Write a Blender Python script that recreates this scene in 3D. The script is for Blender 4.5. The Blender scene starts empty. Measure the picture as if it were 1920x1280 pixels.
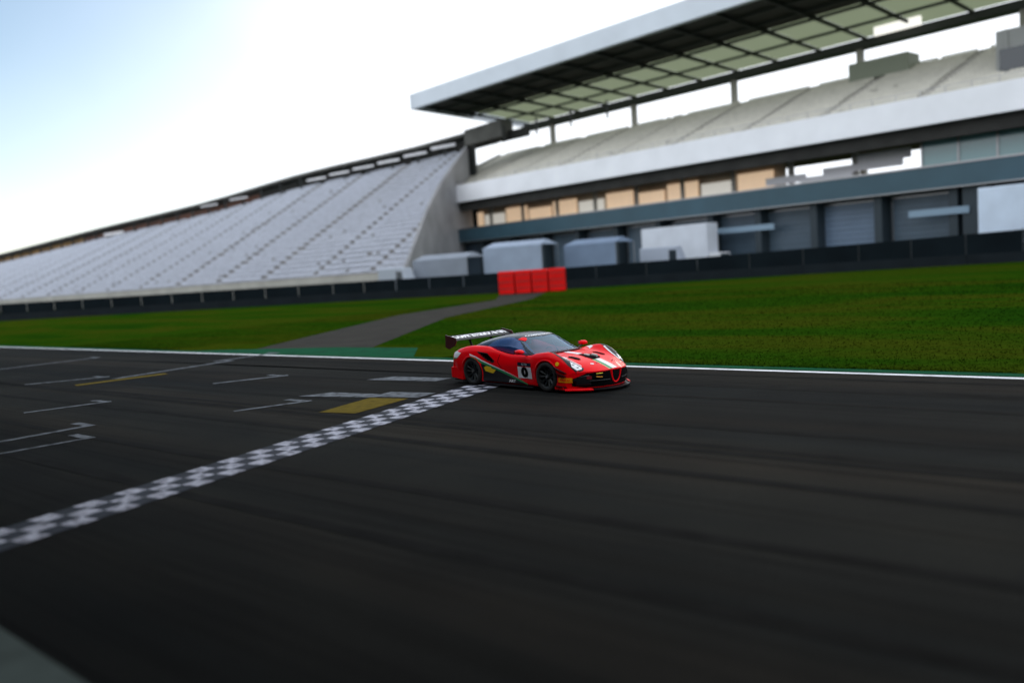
import bpy, bmesh, math, random
from mathutils import Vector, Matrix
from mathutils.bvhtree import BVHTree
random.seed(7)
R = math.radians
S = bpy.context.scene
COL = S.collection

# ---------------------------------------------------------------- camera
CAM_H = 2.9
PIT, ROL = R(-4.99), R(3.89)
cam_d = bpy.data.cameras.new('camera'); cam = bpy.data.objects.new('camera', cam_d); COL.objects.link(cam)
cam_d.sensor_width = 36; cam_d.lens = 30; cam_d.clip_end = 6000; cam_d.clip_start = 0.1
X = Vector((1, 0, 0)); D = Vector((0, math.cos(PIT), math.sin(PIT))); U = Vector((0, -math.sin(PIT), math.cos(PIT)))
rt = X * math.cos(ROL) - U * math.sin(ROL); up = X * math.sin(ROL) + U * math.cos(ROL)
M = Matrix((rt, up, -D)).transposed().to_4x4(); M.translation = Vector((0, 0, CAM_H)); cam.matrix_world = M
S.camera = cam
cam_d.dof.use_dof = True; cam_d.dof.focus_distance = 21.0; cam_d.dof.aperture_fstop = 0.030 / 0.12

# ---------------------------------------------------------------- world + sun
SUN_EL, SUN_AZ = R(17), R(24)          # azimuth clockwise from +Y (the viewing direction)
w = bpy.data.worlds.new('World'); S.world = w; w.use_nodes = True
nt = w.node_tree; bg = nt.nodes['Background']
sky = nt.nodes.new('ShaderNodeTexSky'); sky.sky_type = 'NISHITA'; sky.sun_disc = False
sky.sun_elevation = SUN_EL; sky.sun_rotation = SUN_AZ; sky.air_density = 1.0; sky.dust_density = 0.5; sky.ozone_density = 2.5
# a high white veil of cloud over the clear sky, thinner around one pale blue opening
N_ = nt.nodes.new; L_ = nt.links.new
tcw = N_('ShaderNodeTexCoord')
nzw = N_('ShaderNodeTexNoise'); nzw.inputs['Scale'].default_value = 1.6; nzw.inputs['Detail'].default_value = 5; nzw.inputs['Roughness'].default_value = .5
dtw = N_('ShaderNodeVectorMath'); dtw.operation = 'DOT_PRODUCT'; hole = Vector((-.66, .62, .43)).normalized(); dtw.inputs[1].default_value = tuple(hole)
mdw = N_('ShaderNodeMath'); mdw.operation = 'MULTIPLY_ADD'; mdw.inputs[1].default_value = .12
rpw = N_('ShaderNodeMapRange'); rpw.interpolation_type = 'SMOOTHSTEP'; rpw.inputs[1].default_value = .80; rpw.inputs[2].default_value = 1.03; rpw.inputs[3].default_value = 1; rpw.inputs[4].default_value = .06
mxw = N_('ShaderNodeMix'); mxw.data_type = 'RGBA'; mxw.inputs[7].default_value = (7.2, 7.55, 8.0, 1)
L_(tcw.outputs['Generated'], nzw.inputs[0]); L_(tcw.outputs['Generated'], dtw.inputs[0]); L_(nzw.outputs[0], mdw.inputs[0]); L_(dtw.outputs['Value'], mdw.inputs[2])
L_(mdw.outputs[0], rpw.inputs[0]); L_(rpw.outputs[0], mxw.inputs[0]); tnw = N_('ShaderNodeMix'); tnw.data_type = 'RGBA'; tnw.blend_type = 'MULTIPLY'; tnw.inputs[0].default_value = 1; tnw.inputs[7].default_value = (1.0, .92, .84, 1); L_(sky.outputs[0], tnw.inputs[6]); L_(tnw.outputs[2], mxw.inputs[6]); L_(mxw.outputs[2], bg.inputs[0])
bg.inputs[1].default_value = 0.12
sd = bpy.data.lights.new('sun', 'SUN'); so = bpy.data.objects.new('sun', sd); COL.objects.link(so)
sd.energy = 0.6; sd.angle = R(14); sd.color = (1, .93, .82)
sdir = Vector((math.sin(SUN_AZ) * math.cos(SUN_EL), math.cos(SUN_AZ) * math.cos(SUN_EL), math.sin(SUN_EL)))
so.rotation_euler = sdir.to_track_quat('Z', 'Y').to_euler()
S.view_settings.view_transform = 'Standard'; S.view_settings.look = 'None'; S.view_settings.exposure = 0.75; S.view_settings.gamma = 1


# ---------------------------------------------------------------- materials
MATS = {}
def mat(name, col, rough=.6, metal=0, coat=0, noise=0, nscale=3, bump=0, bscale=40, emit=None, spec=.5, trans=0):
    if name in MATS: return MATS[name]
    m = bpy.data.materials.new(name); m.use_nodes = True; t = m.node_tree; b = t.nodes['Principled BSDF']
    b.inputs['Base Color'].default_value = (*col, 1); b.inputs['Roughness'].default_value = rough
    b.inputs['Metallic'].default_value = metal; b.inputs['Coat Weight'].default_value = coat; b.inputs['Coat Roughness'].default_value = .06
    b.inputs['Specular IOR Level'].default_value = spec
    tc = t.nodes.new('ShaderNodeTexCoord')
    if noise:
        n = t.nodes.new('ShaderNodeTexNoise'); n.inputs['Scale'].default_value = nscale; n.inputs['Detail'].default_value = 6
        r = t.nodes.new('ShaderNodeMapRange'); r.inputs[1].default_value = .3; r.inputs[2].default_value = .7
        r.inputs[3].default_value = 1 - noise; r.inputs[4].default_value = 1 + noise
        x = t.nodes.new('ShaderNodeMix'); x.data_type = 'RGBA'; x.blend_type = 'MULTIPLY'; x.inputs[0].default_value = 1
        x.inputs[6].default_value = (*col, 1)
        t.links.new(tc.outputs['Object'], n.inputs[0]); t.links.new(n.outputs[0], r.inputs[0]); t.links.new(r.outputs[0], x.inputs[7])
        t.links.new(x.outputs[2], b.inputs['Base Color'])
    if bump:
        n2 = t.nodes.new('ShaderNodeTexNoise'); n2.inputs['Scale'].default_value = bscale; n2.inputs['Detail'].default_value = 4
        bp = t.nodes.new('ShaderNodeBump'); bp.inputs['Strength'].default_value = bump; bp.inputs['Distance'].default_value = .02
        t.links.new(tc.outputs['Object'], n2.inputs[0]); t.links.new(n2.outputs[0], bp.inputs['Height']); t.links.new(bp.outputs[0], b.inputs['Normal'])
    if emit:
        b.inputs['Emission Color'].default_value = (*emit[0], 1); b.inputs['Emission Strength'].default_value = emit[1]
    MATS[name] = m; return m

def glass_mat(name, tint, mix=.5, rough=.02, refl=(.9, .95, 1)):
    if name in MATS: return MATS[name]
    m = bpy.data.materials.new(name); m.use_nodes = True; t = m.node_tree; t.nodes.clear()
    o = t.nodes.new('ShaderNodeOutputMaterial'); a = t.nodes.new('ShaderNodeBsdfTransparent'); a.inputs[0].default_value = (*tint, 1)
    g = t.nodes.new('ShaderNodeBsdfGlossy'); g.inputs['Roughness'].default_value = rough
    g.inputs[0].default_value = (*refl, 1)
    f = t.nodes.new('ShaderNodeFresnel'); f.inputs[0].default_value = mix
    x = t.nodes.new('ShaderNodeMixShader')
    t.links.new(f.outputs[0], x.inputs[0]); t.links.new(a.outputs[0], x.inputs[1]); t.links.new(g.outputs[0], x.inputs[2]); t.links.new(x.outputs[0], o.inputs[0])
    MATS[name] = m; return m

def ground_mat(name, kind):
    m = bpy.data.materials.new(name); m.use_nodes = True; t = m.node_tree; b = t.nodes['Principled BSDF']
    N = t.nodes.new; L = t.links.new
    tc = N('ShaderNodeTexCoord'); mp = N('ShaderNodeMapping'); mp.inputs['Rotation'].default_value = (0, 0, R(41))
    L(tc.outputs['Object'], mp.inputs[0])
    def noise(scale, detail=5, vec=None, sc=None, dist=0):
        n = N('ShaderNodeTexNoise'); n.inputs['Scale'].default_value = scale; n.inputs['Detail'].default_value = detail; n.inputs['Distortion'].default_value = dist
        if sc:
            q = N('ShaderNodeMapping'); q.inputs['Scale'].default_value = sc; L(mp.outputs[0], q.inputs[0]); L(q.outputs[0], n.inputs[0])
        else: L(mp.outputs[0], n.inputs[0])
        return n.outputs[0]
    def ramp(src, stops):
        r = N('ShaderNodeValToRGB'); L(src, r.inputs[0]); e = r.color_ramp.elements
        while len(e) < len(stops): e.new(.5)
        for k, (p, c) in enumerate(stops): e[k].position = p; e[k].color = (*c, 1)
        return r.outputs[0]
    def mul(a, c):
        x = N('ShaderNodeMix'); x.data_type = 'RGBA'; x.blend_type = 'MULTIPLY'; x.inputs[0].default_value = 1; L(a, x.inputs[6]); L(c, x.inputs[7]); return x.outputs[2]
    if kind == 'asphalt':
        a = ramp(noise(1, 5, sc=(.03, .35, 1)), [(.3, (.0100, .0122, .0130)), (.5, (.0155, .0158, .0146)), (.7, (.0235, .0205, .0170))])
        c = ramp(noise(.35, 6, dist=.6), [(.3, (.8, .8, .82)), (.7, (1.15, 1.13, 1.1))])
        d = ramp(noise(90, 3), [(.3, (.75, .75, .75)), (.7, (1.3, 1.3, 1.3))])
        s = ramp(noise(1, 3, sc=(.05, 2.6, 1)), [(.40, (1, 1, 1)), (.46, (.72, .72, .72)), (.5, (1, 1, 1))])
        sep = N('ShaderNodeSeparateXYZ'); L(mp.outputs[0], sep.inputs[0])
        w1 = N('ShaderNodeMath'); w1.operation = 'MULTIPLY_ADD'; w1.inputs[1].default_value = 1 / 4.1; w1.inputs[2].default_value = .37; L(sep.outputs['Y'], w1.inputs[0])
        nz = N('ShaderNodeMath'); nz.operation = 'MULTIPLY_ADD'; nz.inputs[1].default_value = .02; L(noise(2.5, 3), nz.inputs[0]); L(w1.outputs[0], nz.inputs[2])
        w2 = N('ShaderNodeMath'); w2.operation = 'FRACT'; L(nz.outputs[0], w2.inputs[0])
        seam = ramp(w2.outputs[0], [(0, (.45, .45, .45)), (.007, (.5, .5, .5)), (.012, (1, 1, 1))])
        v = N('ShaderNodeTexVoronoi'); v.inputs['Scale'].default_value = 1; v.distance = 'CHEBYCHEV'; q = N('ShaderNodeMapping'); q.inputs['Scale'].default_value = (.045, .24, 1); L(mp.outputs[0], q.inputs[0]); L(q.outputs[0], v.inputs[0])
        sv = N('ShaderNodeSeparateXYZ'); L(v.outputs['Color'], sv.inputs[0]); patch = ramp(sv.outputs['X'], [(.0, (.86, .87, .88)), (.5, (1, 1, 1)), (1, (1.14, 1.12, 1.08))])
        band = ramp(noise(1, 2, sc=(.012, .16, 1)), [(.40, (.70, .71, .72)), (.52, (1.1, 1.1, 1.08)), (.64, (.85, .84, .82))])
        ag = ramp(noise(28, 5), [(.35, (.82, .82, .82)), (.65, (1.2, 1.2, 1.2))])
        L(mul(mul(mul(mul(mul(mul(mul(a, c), d), s), seam), patch), band), ag), b.inputs['Base Color'])
        b.inputs['Roughness'].default_value = .9; b.inputs['Specular IOR Level'].default_value = .025
        bp = N('ShaderNodeBump'); bp.inputs['Strength'].default_value = .5; bp.inputs['Distance'].default_value = .004
        L(noise(140, 3), bp.inputs['Height']); L(bp.outputs[0], b.inputs['Normal'])
    elif kind == 'grass':
        a = ramp(noise(1, 6, sc=(.05, .16, 1), dist=.4), [(.3, (.008, .034, .002)), (.45, (.014, .043, .002)), (.58, (.030, .043, .003)), (.72, (.012, .047, .002))])
        c = ramp(noise(3, 8, dist=1), [(.3, (.75, .75, .75)), (.7, (1.22, 1.2, 1.15))])
        L(mul(a, c), b.inputs['Base Color']); b.inputs['Roughness'].default_value = 1; b.inputs['Specular IOR Level'].default_value = 0.0
        bp = N('ShaderNodeBump'); bp.inputs['Strength'].default_value = .8; bp.inputs['Distance'].default_value = .05
        L(noise(12, 6), bp.inputs['Height']); L(bp.outputs[0], b.inputs['Normal'])
    MATS[name] = m; return m

asphalt = ground_mat('asphalt', 'asphalt'); grassm = ground_mat('grass_turf', 'grass')
blade_mat = grassm.copy(); blade_mat.name = 'grass_blade'      # blades take the turf's colour and are shaded mostly upward
_t = blade_mat.node_tree; _b = _t.nodes['Principled BSDF']
_g = _t.nodes.new('ShaderNodeNewGeometry'); _v = _t.nodes.new('ShaderNodeVectorMath'); _v.operation = 'MULTIPLY_ADD'; _v.inputs[1].default_value = (.25, .25, .25); _v.inputs[2].default_value = (0, 0, 1)
_n = _t.nodes.new('ShaderNodeVectorMath'); _n.operation = 'NORMALIZE'
_t.links.new(_g.outputs['True Normal'], _v.inputs[0]); _t.links.new(_v.outputs[0], _n.inputs[0]); _t.links.new(_n.outputs[0], _b.inputs['Normal'])
def worn_paint(name, col, wear=.5, sc=6):
    m = mat(name, col, rough=.85, spec=.03); t = m.node_tree; b = t.nodes['Principled BSDF']
    tc = t.nodes.new('ShaderNodeTexCoord'); n = t.nodes.new('ShaderNodeTexNoise'); n.inputs['Scale'].default_value = sc; n.inputs['Detail'].default_value = 9
    r = t.nodes.new('ShaderNodeValToRGB'); r.color_ramp.elements[0].position = .5 - .25 * (1 - wear) - .1; r.color_ramp.elements[1].position = .5 + wear * .2
    r.color_ramp.elements[0].color = (.02, .021, .022, 1) if wear > .4 else tuple(c * .55 for c in col) + (1,)
    r.color_ramp.elements[1].color = (*col, 1)
    t.links.new(tc.outputs['Object'], n.inputs[0]); t.links.new(n.outputs[0], r.inputs[0]); t.links.new(r.outputs[0], b.inputs['Base Color'])
    return m
white_line = worn_paint('white_line_paint', (.78, .80, .84), .15, 2)
grid_white = worn_paint('faded_white_paint', (.15, .165, .185), .45, 5)
check_white = worn_paint('start_line_white', (.46, .47, .55), .42, 7)
yellow_p = worn_paint('faded_yellow_paint', (.12, .088, .010), .3, 5)
green_p = worn_paint('green_paint', (.001, .060, .024), .2, 1.5)
path_m = mat('path_tarmac', (.024, .022, .018), .95, spec=.1, noise=.25, nscale=.6, bump=.3, bscale=60)
concrete = mat('concrete', (.075, .095, .09), .9, spec=.05, noise=.2, nscale=1.5, bump=.3, bscale=50)

RED = mat('red_paint', (.88, .0004, .006), .28, spec=.10, coat=.09, noise=.03, nscale=30)
BLACK = mat('black_gloss', (.003, .016, .036), .22, coat=.06, spec=.22)  # blue in the base colour imitates sky mirrored in the roof
CARBON = mat('black_carbon', (.010, .012, .015), .4, coat=.12, spec=.3)
HOLE = mat('black_opening', (.003, .003, .004), .9, spec=.06)
WHITE = mat('white_vinyl', (.80, .80, .84), .4)
GREENV = mat('green_vinyl', (.01, .27, .09), .4)
YELLOW = mat('yellow_vinyl', (.85, .55, .01), .4)
ORANGE = mat('orange_vinyl', (.90, .32, .0), .4)
TYRE = mat('tyre_rubber', (.012, .012, .012), .8)
RIM = mat('dark_rim', (.035, .04, .042), .35, metal=.6)
STEEL = mat('steel', (.35, .35, .36), .35, metal=.9)
LENS = mat('headlight_lens', (.75, .77, .8), .15, coat=1, metal=.3)
WIND = glass_mat('windscreen_glass', (.42, .55, .80), 1.9, refl=(.6, .8, 1))  # reflection colour tinted blue to imitate mirrored sky
SIDEG = mat('side_glass', (.012, .075, .24), .06, coat=.6, metal=.35)  # blue base colour paints in the sky reflection
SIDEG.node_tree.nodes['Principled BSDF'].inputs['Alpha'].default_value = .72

# ---------------------------------------------------------------- helpers
def tag(o, label=None, cat=None, group=None, kind=None):
    if label: o['label'] = label
    if cat: o['category'] = cat
    if group: o['group'] = group
    if kind: o['kind'] = kind
    return o
def empty(name, loc=(0, 0, 0), rz=0):
    o = bpy.data.objects.new(name, None); COL.objects.link(o); o.location = loc; o.rotation_euler = (0, 0, rz); return o
def link(name, me, m, parent=None, smooth=False):
    o = bpy.data.objects.new(name, me); COL.objects.link(o)
    if m: me.materials.append(m)
    if parent: o.parent = parent
    if smooth: me.polygons.foreach_set('use_smooth', [True] * len(me.polygons))
    return o
class MB:
    def __init__(s): s.v = []; s.f = []
    def quad(s, *p):
        n = len(s.v); s.v += [tuple(q) for q in p]; s.f.append(tuple(range(n, n + len(p))))
    def hexa(s, b, t):              # bottom 4, top 4 (same order)
        n = len(s.v); s.v += [tuple(q) for q in b] + [tuple(q) for q in t]
        s.f += [(n + 3, n + 2, n + 1, n), (n + 4, n + 5, n + 6, n + 7)] + [(n + i, n + (i + 1) % 4, n + 4 + (i + 1) % 4, n + 4 + i) for i in range(4)]
    def box(s, x0, x1, y0, y1, z0, z1):
        s.hexa([(x0, y0, z0), (x1, y0, z0), (x1, y1, z0), (x0, y1, z0)], [(x0, y0, z1), (x1, y0, z1), (x1, y1, z1), (x0, y1, z1)])
    def tube(s, a, b, r, n=8, r2=None):
        a = Vector(a); b = Vector(b); d = (b - a).normalized(); q = d.orthogonal().normalized(); e = d.cross(q); r2 = r if r2 is None else r2
        k = len(s.v)
        for P, rr in ((a, r), (b, r2)):
            for i in range(n):
                an = 2 * math.pi * i / n; s.v.append(tuple(P + q * rr * math.cos(an) + e * rr * math.sin(an)))
        s.f += [(k + i, k + (i + 1) % n, k + n + (i + 1) % n, k + n + i) for i in range(n)] + [tuple(range(k + n - 1, k - 1, -1)), tuple(range(k + n, k + 2 * n))]
    def lathe(s, prof, n=40, axis='y', c=(0, 0, 0)):   # prof: (r, h)
        k = len(s.v); m = len(prof)
        for i in range(n):
            a = 2 * math.pi * i / n
            for r, h in prof: s.v.append((c[0] + r * math.cos(a), c[1] + h, c[2] + r * math.sin(a)) if axis == 'y' else (c[0] + r * math.cos(a), c[1] + r * math.sin(a), c[2] + h))
        for i in range(n):
            for j in range(m - 1):
                s.f.append((k + i * m + j, k + i * m + j + 1, k + ((i + 1) % n) * m + j + 1, k + ((i + 1) % n) * m + j))
    def grid(s, rows):
        k = len(s.v); m = len(rows[0])
        for r in rows: s.v += [tuple(p) for p in r]
        for i in range(len(rows) - 1):
            for j in range(m - 1): s.f.append((k + i * m + j, k + i * m + j + 1, k + (i + 1) * m + j + 1, k + (i + 1) * m + j))
    def build(s, name, m, parent=None, smooth=False, fix=True):
        me = bpy.data.meshes.new(name); me.from_pydata(s.v, [], s.f)
        if fix:
            bm = bmesh.new(); bm.from_mesh(me); bmesh.ops.recalc_face_normals(bm, faces=bm.faces); bm.to_mesh(me); bm.free()
        me.update(); return link(name, me, m, parent, smooth)
def bevel(o, w=.01, seg=2):
    b = o.modifiers.new('bevel', 'BEVEL'); b.width = w; b.segments = seg; b.limit_method = 'ANGLE'; return o

# ---------------------------------------------------------------- ground (direction T along the track, N across it)
TY = R(-41.5); T = Vector((math.cos(TY), math.sin(TY), 0)); N = Vector((-math.sin(TY), math.cos(TY), 0))
E0 = Vector((3.11, 22.83, 0))                       # a point on the far white line
def P(t, n, z=0): q = E0 + T * t + N * n; return (q.x, q.y, z)
def sheet(name, pts, m, z, kind='structure'):
    b = MB(); b.quad(*[(p[0], p[1], z) for p in pts]); o = b.build(name, m, fix=False); o['kind'] = kind; return o
def strip(name, t0, t1, n0, n1, m, z):
    return sheet(name, [P(t0, n0), P(t1, n0), P(t1, n1), P(t0, n1)], m, z)
sheet('ground', [(-2500, -800), (2500, -800), (2500, 3500), (-2500, 3500)], grassm, -.004)
strip('track', -400, 300, -17.4, .35, asphalt, 0.0)
strip('edge_line', -400, 300, 0, .20, white_line, .008)
strip('green_verge', -400, 300, .352, .80, green_p, .002)
sheet('runoff', [P(-25, .80), P(-9.5, .80), P(-12.0, 3.3), P(-17, 3.0)], green_p, .003)
PATHP = [P(-21, 1.6), P(-14.5, 3.0), (-4.0, 54), (1.9, 74), (4.0, 90), (-1, 92), (-1.2, 77.9), (-8.0, 61)]
sheet('path', PATHP, path_m, .001)
strip('apron', -400, 300, -24, -16.75, concrete, .004)
def lerp_(a, b, t): return a + (b - a) * t
def mark(name, pts, m, z=.009): return sheet(name, pts, m, z)
mark('track_marking', [(-4.35, 18.6), (-3.5, 20.3), (-2.5, 19.75), (-3.45, 18.1)], yellow_p)
mark('track_marking', [(-3.5, 20.5), (-3.1, 21.1), (-1.9, 20.35), (-2.3, 19.8)], grid_white, .0095)
mark('track_marking', [(-5.5, 21.45), (-4.7, 21.75), (-2.9, 20.55), (-3.4, 20.35)], grid_white)
mark('track_marking', [(-4.2, 23.95), (-3.4, 24.25), (-1.7, 23.0), (-2.1, 22.6)], grid_white)
for a, b_, wd in (((-12.64, 21.77), (-10.92, 22.94), .22), ((-9.89, 16.09), (-8.64, 17.3), .16), ((-10.7, 17.45), (-9.43, 18.95), .22), ((-6.51, 19.55), (-4.9, 20.45), .18),
                 ((-9.05, 25.5), (-7.0, 26.4), .25), ((-16.77, 29.07), (-14.24, 29.9), .25), ((-13.58, 29.0), (-10.81, 33.06), .3), ((-21.96, 36.43), (-19.1, 39.57), .3), ((-11.6, 33.2), (-9.6, 35.3), .25)):
    a = Vector((*a, 0)); b_ = Vector((*b_, 0)); d = (b_ - a).normalized(); q = Vector((-d.y, d.x, 0)) * wd
    # a painted L: long stroke and a short return, as grid slots are marked
    mark('grid_marking', [a, b_, b_ + q, a + q], grid_white)
    e = b_ - d * .22
    mark('grid_marking', [b_, b_ - T * .9, b_ - T * .9 - d * .2, b_ - d * .2], grid_white, .0085)
mark('grid_marking', [(-14.22, 27.6), (-12.0, 29.5), (-12.3, 29.9), (-14.5, 28.0)], yellow_p)
# rubber laid down by earlier cars: paired dark curves
rub = mat('rubber_mark', (.0090, .0092, .0088), .9, noise=.3, nscale=1.5, spec=.03)
for t0_, t1_, n0_, n1_, bow in ((-66, 60, -6.2, -4.0, 1.2), (-72, 58, -8.8, -6.0, -1.0), (-60, 66, -12.2, -9.6, 1.5), (-80, 54, -3.6, -2.4, .5), (-54, 50, -13.0, -10.4, -1.8)):
    for off in (0, 1.62):
        b = MB(); rws = []
        for k in range(41):
            u = k / 40; t_ = lerp_(t0_, t1_, u); n_ = lerp_(n0_, n1_, u) + bow * math.sin(math.pi * u) + off; wd = .11
            rws.append([P(t_, n_ - wd, .0045), P(t_, n_ + wd, .0045)])
        b.grid(rws); o = b.build('tyre_mark', rub, fix=False); o['kind'] = 'structure'
# chequered start line
A0 = Vector((-10.2, 2.9, 0)); A1 = Vector((1.2, 24.9, 0)); dA = (A1 - A0).normalized(); nA = Vector((dA.y, -dA.x, 0))
wm = MB(); dm = MB(); cell = .33; W3 = 3
nc = int((A1 - A0).length / cell)
A0 = A0 - nA * .50
for i in range(nc):
    for j in range(W3):
        a = A0 + dA * cell * i + nA * cell * j
        pts = [(q.x, q.y, .0100 if (i + j) % 2 else .0096) for q in (a, a + nA * cell, a + nA * cell + dA * cell, a + dA * cell)]
        ((wm if (i + j) % 2 else dm)).quad(*pts)
o = wm.build('start_line', check_white, fix=False); o['kind'] = 'structure'
dkm = mat('start_line_black', (.022, .026, .036), .75, noise=.3, nscale=5, spec=.12)
o = dm.build('start_line_dark_squares', dkm, fix=False); o['kind'] = 'structure'

def inpoly_(p, poly):
    c = False; j = len(poly) - 1
    for i in range(len(poly)):
        a, b = poly[i], poly[j]
        if (a[1] > p[1]) != (b[1] > p[1]) and p[0] < (b[0] - a[0]) * (p[1] - a[1]) / (b[1] - a[1]) + a[0]: c = not c
        j = i
    return c
# grass blades along the verge
g = MB()
for k in range(70000):
    n_ = .8 + 42 * random.random() ** 2.6; t_ = random.uniform(-40, 9)
    p = P(t_, n_)
    if -27 < t_ < -8 and n_ < 3.6: continue
    if inpoly_(p, PATHP): continue
    h = random.uniform(.015, .045); a = random.random() * 6.28; ww = .012 + .0007 * n_ * 2
    dx, dy = math.cos(a) * ww, math.sin(a) * ww; lx, ly = random.uniform(-.03, .03), random.uniform(-.03, .03)
    g.quad((p[0] - dx, p[1] - dy, 0), (p[0] + dx, p[1] + dy, 0), (p[0] + lx, p[1] + ly, h))
o = g.build('grass', blade_mat, fix=False); tag(o, 'short green grass growing on the verge beyond the white line', 'grass', kind='stuff')

# ================================================================ RACING CAR
def lerp(a, b, t): return a + (b - a) * t
def interp(tab, x):             # Catmull-Rom over x of tuples
    n = len(tab)
    if x <= tab[0][0]: return list(tab[0][1:])
    if x >= tab[-1][0]: return list(tab[-1][1:])
    for i in range(n - 1):
        if tab[i][0] <= x <= tab[i + 1][0]: break
    x0, x1 = tab[i][0], tab[i + 1][0]; t = (x - x0) / (x1 - x0); out = []
    for k in range(1, len(tab[0])):
        p1, p2 = tab[i][k], tab[i + 1][k]; h = x1 - x0
        def sl(j):
            if j <= 0 or j >= n - 1: return None
            a = (tab[j][k] - tab[j - 1][k]) / (tab[j][0] - tab[j - 1][0]); b = (tab[j + 1][k] - tab[j][k]) / (tab[j + 1][0] - tab[j][0])
            if a * b <= 0: return 0
            return 2 * a * b / (a + b)
        s1, s2 = sl(i), sl(i + 1); d = (p2 - p1) / h
        if s1 is None: s1 = d
        if s2 is None: s2 = d
        out.append((2*t**3 - 3*t*t + 1) * p1 + (t**3 - 2*t*t + t) * h * s1 + (-2*t**3 + 3*t*t) * p2 + (t**3 - t*t) * h * s2)
    return out
BT = [  # x, then eight (y, z) pairs from sill to centre line
 (-.90, .80,.30, .90,.32, .93,.46, .95,.62, .93,.75, .78,.825, .40,.83, 0,.83),
 (-.60, .85,.14, .95,.15, .99,.36, 1.01,.60, .99,.79, .83,.905, .45,.885, 0,.88),
 (0.0,  .85,.10, .97,.11, 1.01,.36, 1.03,.62, 1.00,.84, .84,.985, .50,.955, 0,.94),
 (.45,  .80,.10, .93,.11, .96,.34, .985,.58, .97,.80, .83,.975, .60,.96, 0,.95),
 (.90,  .80,.10, .92,.11, .93,.34, .95,.56, .93,.74, .85,.88, .60,.88, 0,.88),
 (1.40, .80,.10, .92,.11, .92,.33, .93,.54, .905,.69, .84,.80, .60,.82, 0,.83),
 (2.00, .80,.10, .93,.11, .94,.33, .96,.54, .94,.71, .87,.795, .60,.79, 0,.81),
 (2.35, .80,.10, .96,.11, .98,.34, 1.0,.56, .98,.75, .87,.865, .60,.795, 0,.805),
 (2.71, .80,.10, .98,.11, 1.0,.35, 1.015,.59, .99,.78, .86,.905, .60,.775, 0,.785),
 (3.05, .80,.10, .98,.11, 1.0,.34, 1.0,.56, .97,.71, .86,.83, .60,.735, 0,.75),
 (3.35, .80,.10, .97,.11, .99,.32, .98,.51, .955,.63, .85,.735, .60,.675, 0,.69),
 (3.65, .80,.10, .95,.11, .97,.28, .96,.44, .93,.535, .83,.62, .60,.585, 0,.60),
 (3.95, .80,.10, .93,.11, .95,.24, .94,.36, .91,.425, .80,.465, .55,.470, 0,.485)]
XF = 3.95
def bulge(s, y):
    x = s
    if s > 2.9: x -= .74 * abs(y) ** 2.3 * ((s - 2.9) / 1.05) ** 1.4
    if s < -.3: x += .12 * y * y * ((-.3 - s) / .6)
    return x
def sect(s, nv=44):
    v = interp(BT, s); pts = [(v[2 * i], v[2 * i + 1]) for i in range(8)]
    tab = [(i, *p) for i, p in enumerate(pts)]
    out = []
    for k in range(nv + 1):
        y, z = interp(tab, 7 * k / nv); out.append((y, z))
    return out
def arch(x, y, z, r=.378):
    return abs(y) > .62 and (math.hypot(x, z - .345) < r or math.hypot(x - 2.71, z - .345) < r)
INT_POLY = [(.26, .845), (.60, .81), (.83, .645), (.76, .60), (.56, .67)]
def inpoly(p, poly):
    c = False; j = len(poly) - 1
    for i in range(len(poly)):
        a, b = poly[i], poly[j]
        if (a[1] > p[1]) != (b[1] > p[1]) and p[0] < (b[0] - a[0]) * (p[1] - a[1]) / (b[1] - a[1]) + a[0]: c = not c
        j = i
    return c
CARX, CARY, CYAW = -.30, 22.02, R(-49.1)
car = empty('racing_car', (CARX, CARY, 0), CYAW)
tag(car, 'low red racing car with black roof and tall rear wing beside the white line', 'car')
def surf(stations, secfn, keep, name, m, parent, xf):
    mb = MB(); rows = []
    for s in stations:
        h = secfn(s); full = [(xf(s, y), -y, z) for y, z in h] + [(xf(s, y), y, z) for y, z in reversed(h[:-1])]
        rows.append(full)
    k = len(rows[0])
    for r in rows: mb.v += r
    for i in range(len(rows) - 1):
        for j in range(k - 1):
            q = (i * k + j, i * k + j + 1, (i + 1) * k + j + 1, (i + 1) * k + j)
            c = [sum(mb.v[a][d] for a in q) / 4 for d in range(3)]
            if keep(c, stations[i], j, k): mb.f.append(q)
    return mb
st = [-.90 + 4.85 * i / 340 for i in range(341)]
def keepb(c, s, j, k):
    if arch(*c): return False
    if abs(c[1]) > .8 and inpoly((c[0], c[2]), INT_POLY): return False
    return True
bodymb = surf(st, sect, keepb, 'body', RED, car, bulge)
# nose skin from the bonnet edge down to the splitter, and the tail panel
def frontx(y, z): return bulge(XF, y) - .06 * max(0, (.42 - z) / .3)
hl = sect(XF); edge = [(-y, z) for y, z in hl] + [(y, z) for y, z in reversed(hl[:-1])]
rows = []
for k in range(13):
    t = k / 12; rows.append([(bulge(XF, y) - .05 * t + .02 * math.sin(t * 3.1), y, lerp(z, .10, t)) for y, z in edge])
bodymb.grid(rows)
tl = sect(-.90); edge = [(-y, z) for y, z in tl] + [(y, z) for y, z in reversed(tl[:-1])]
bodymb.grid([[(bulge(-.9, y) - .03 * math.sin(t * 3.1), y, lerp(z, .30, t)) for y, z in edge] for t in [k / 6 for k in range(7)]])
body = bodymb.build('body', RED, car, smooth=True)
bpy.context.view_layer.update()
fullmb = surf(st, sect, lambda *a: True, 'x', None, None, bulge); fullmb.grid(rows)
BVH_BODY = BVHTree.FromPolygons([Vector(v) for v in fullmb.v], fullmb.f)

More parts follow.
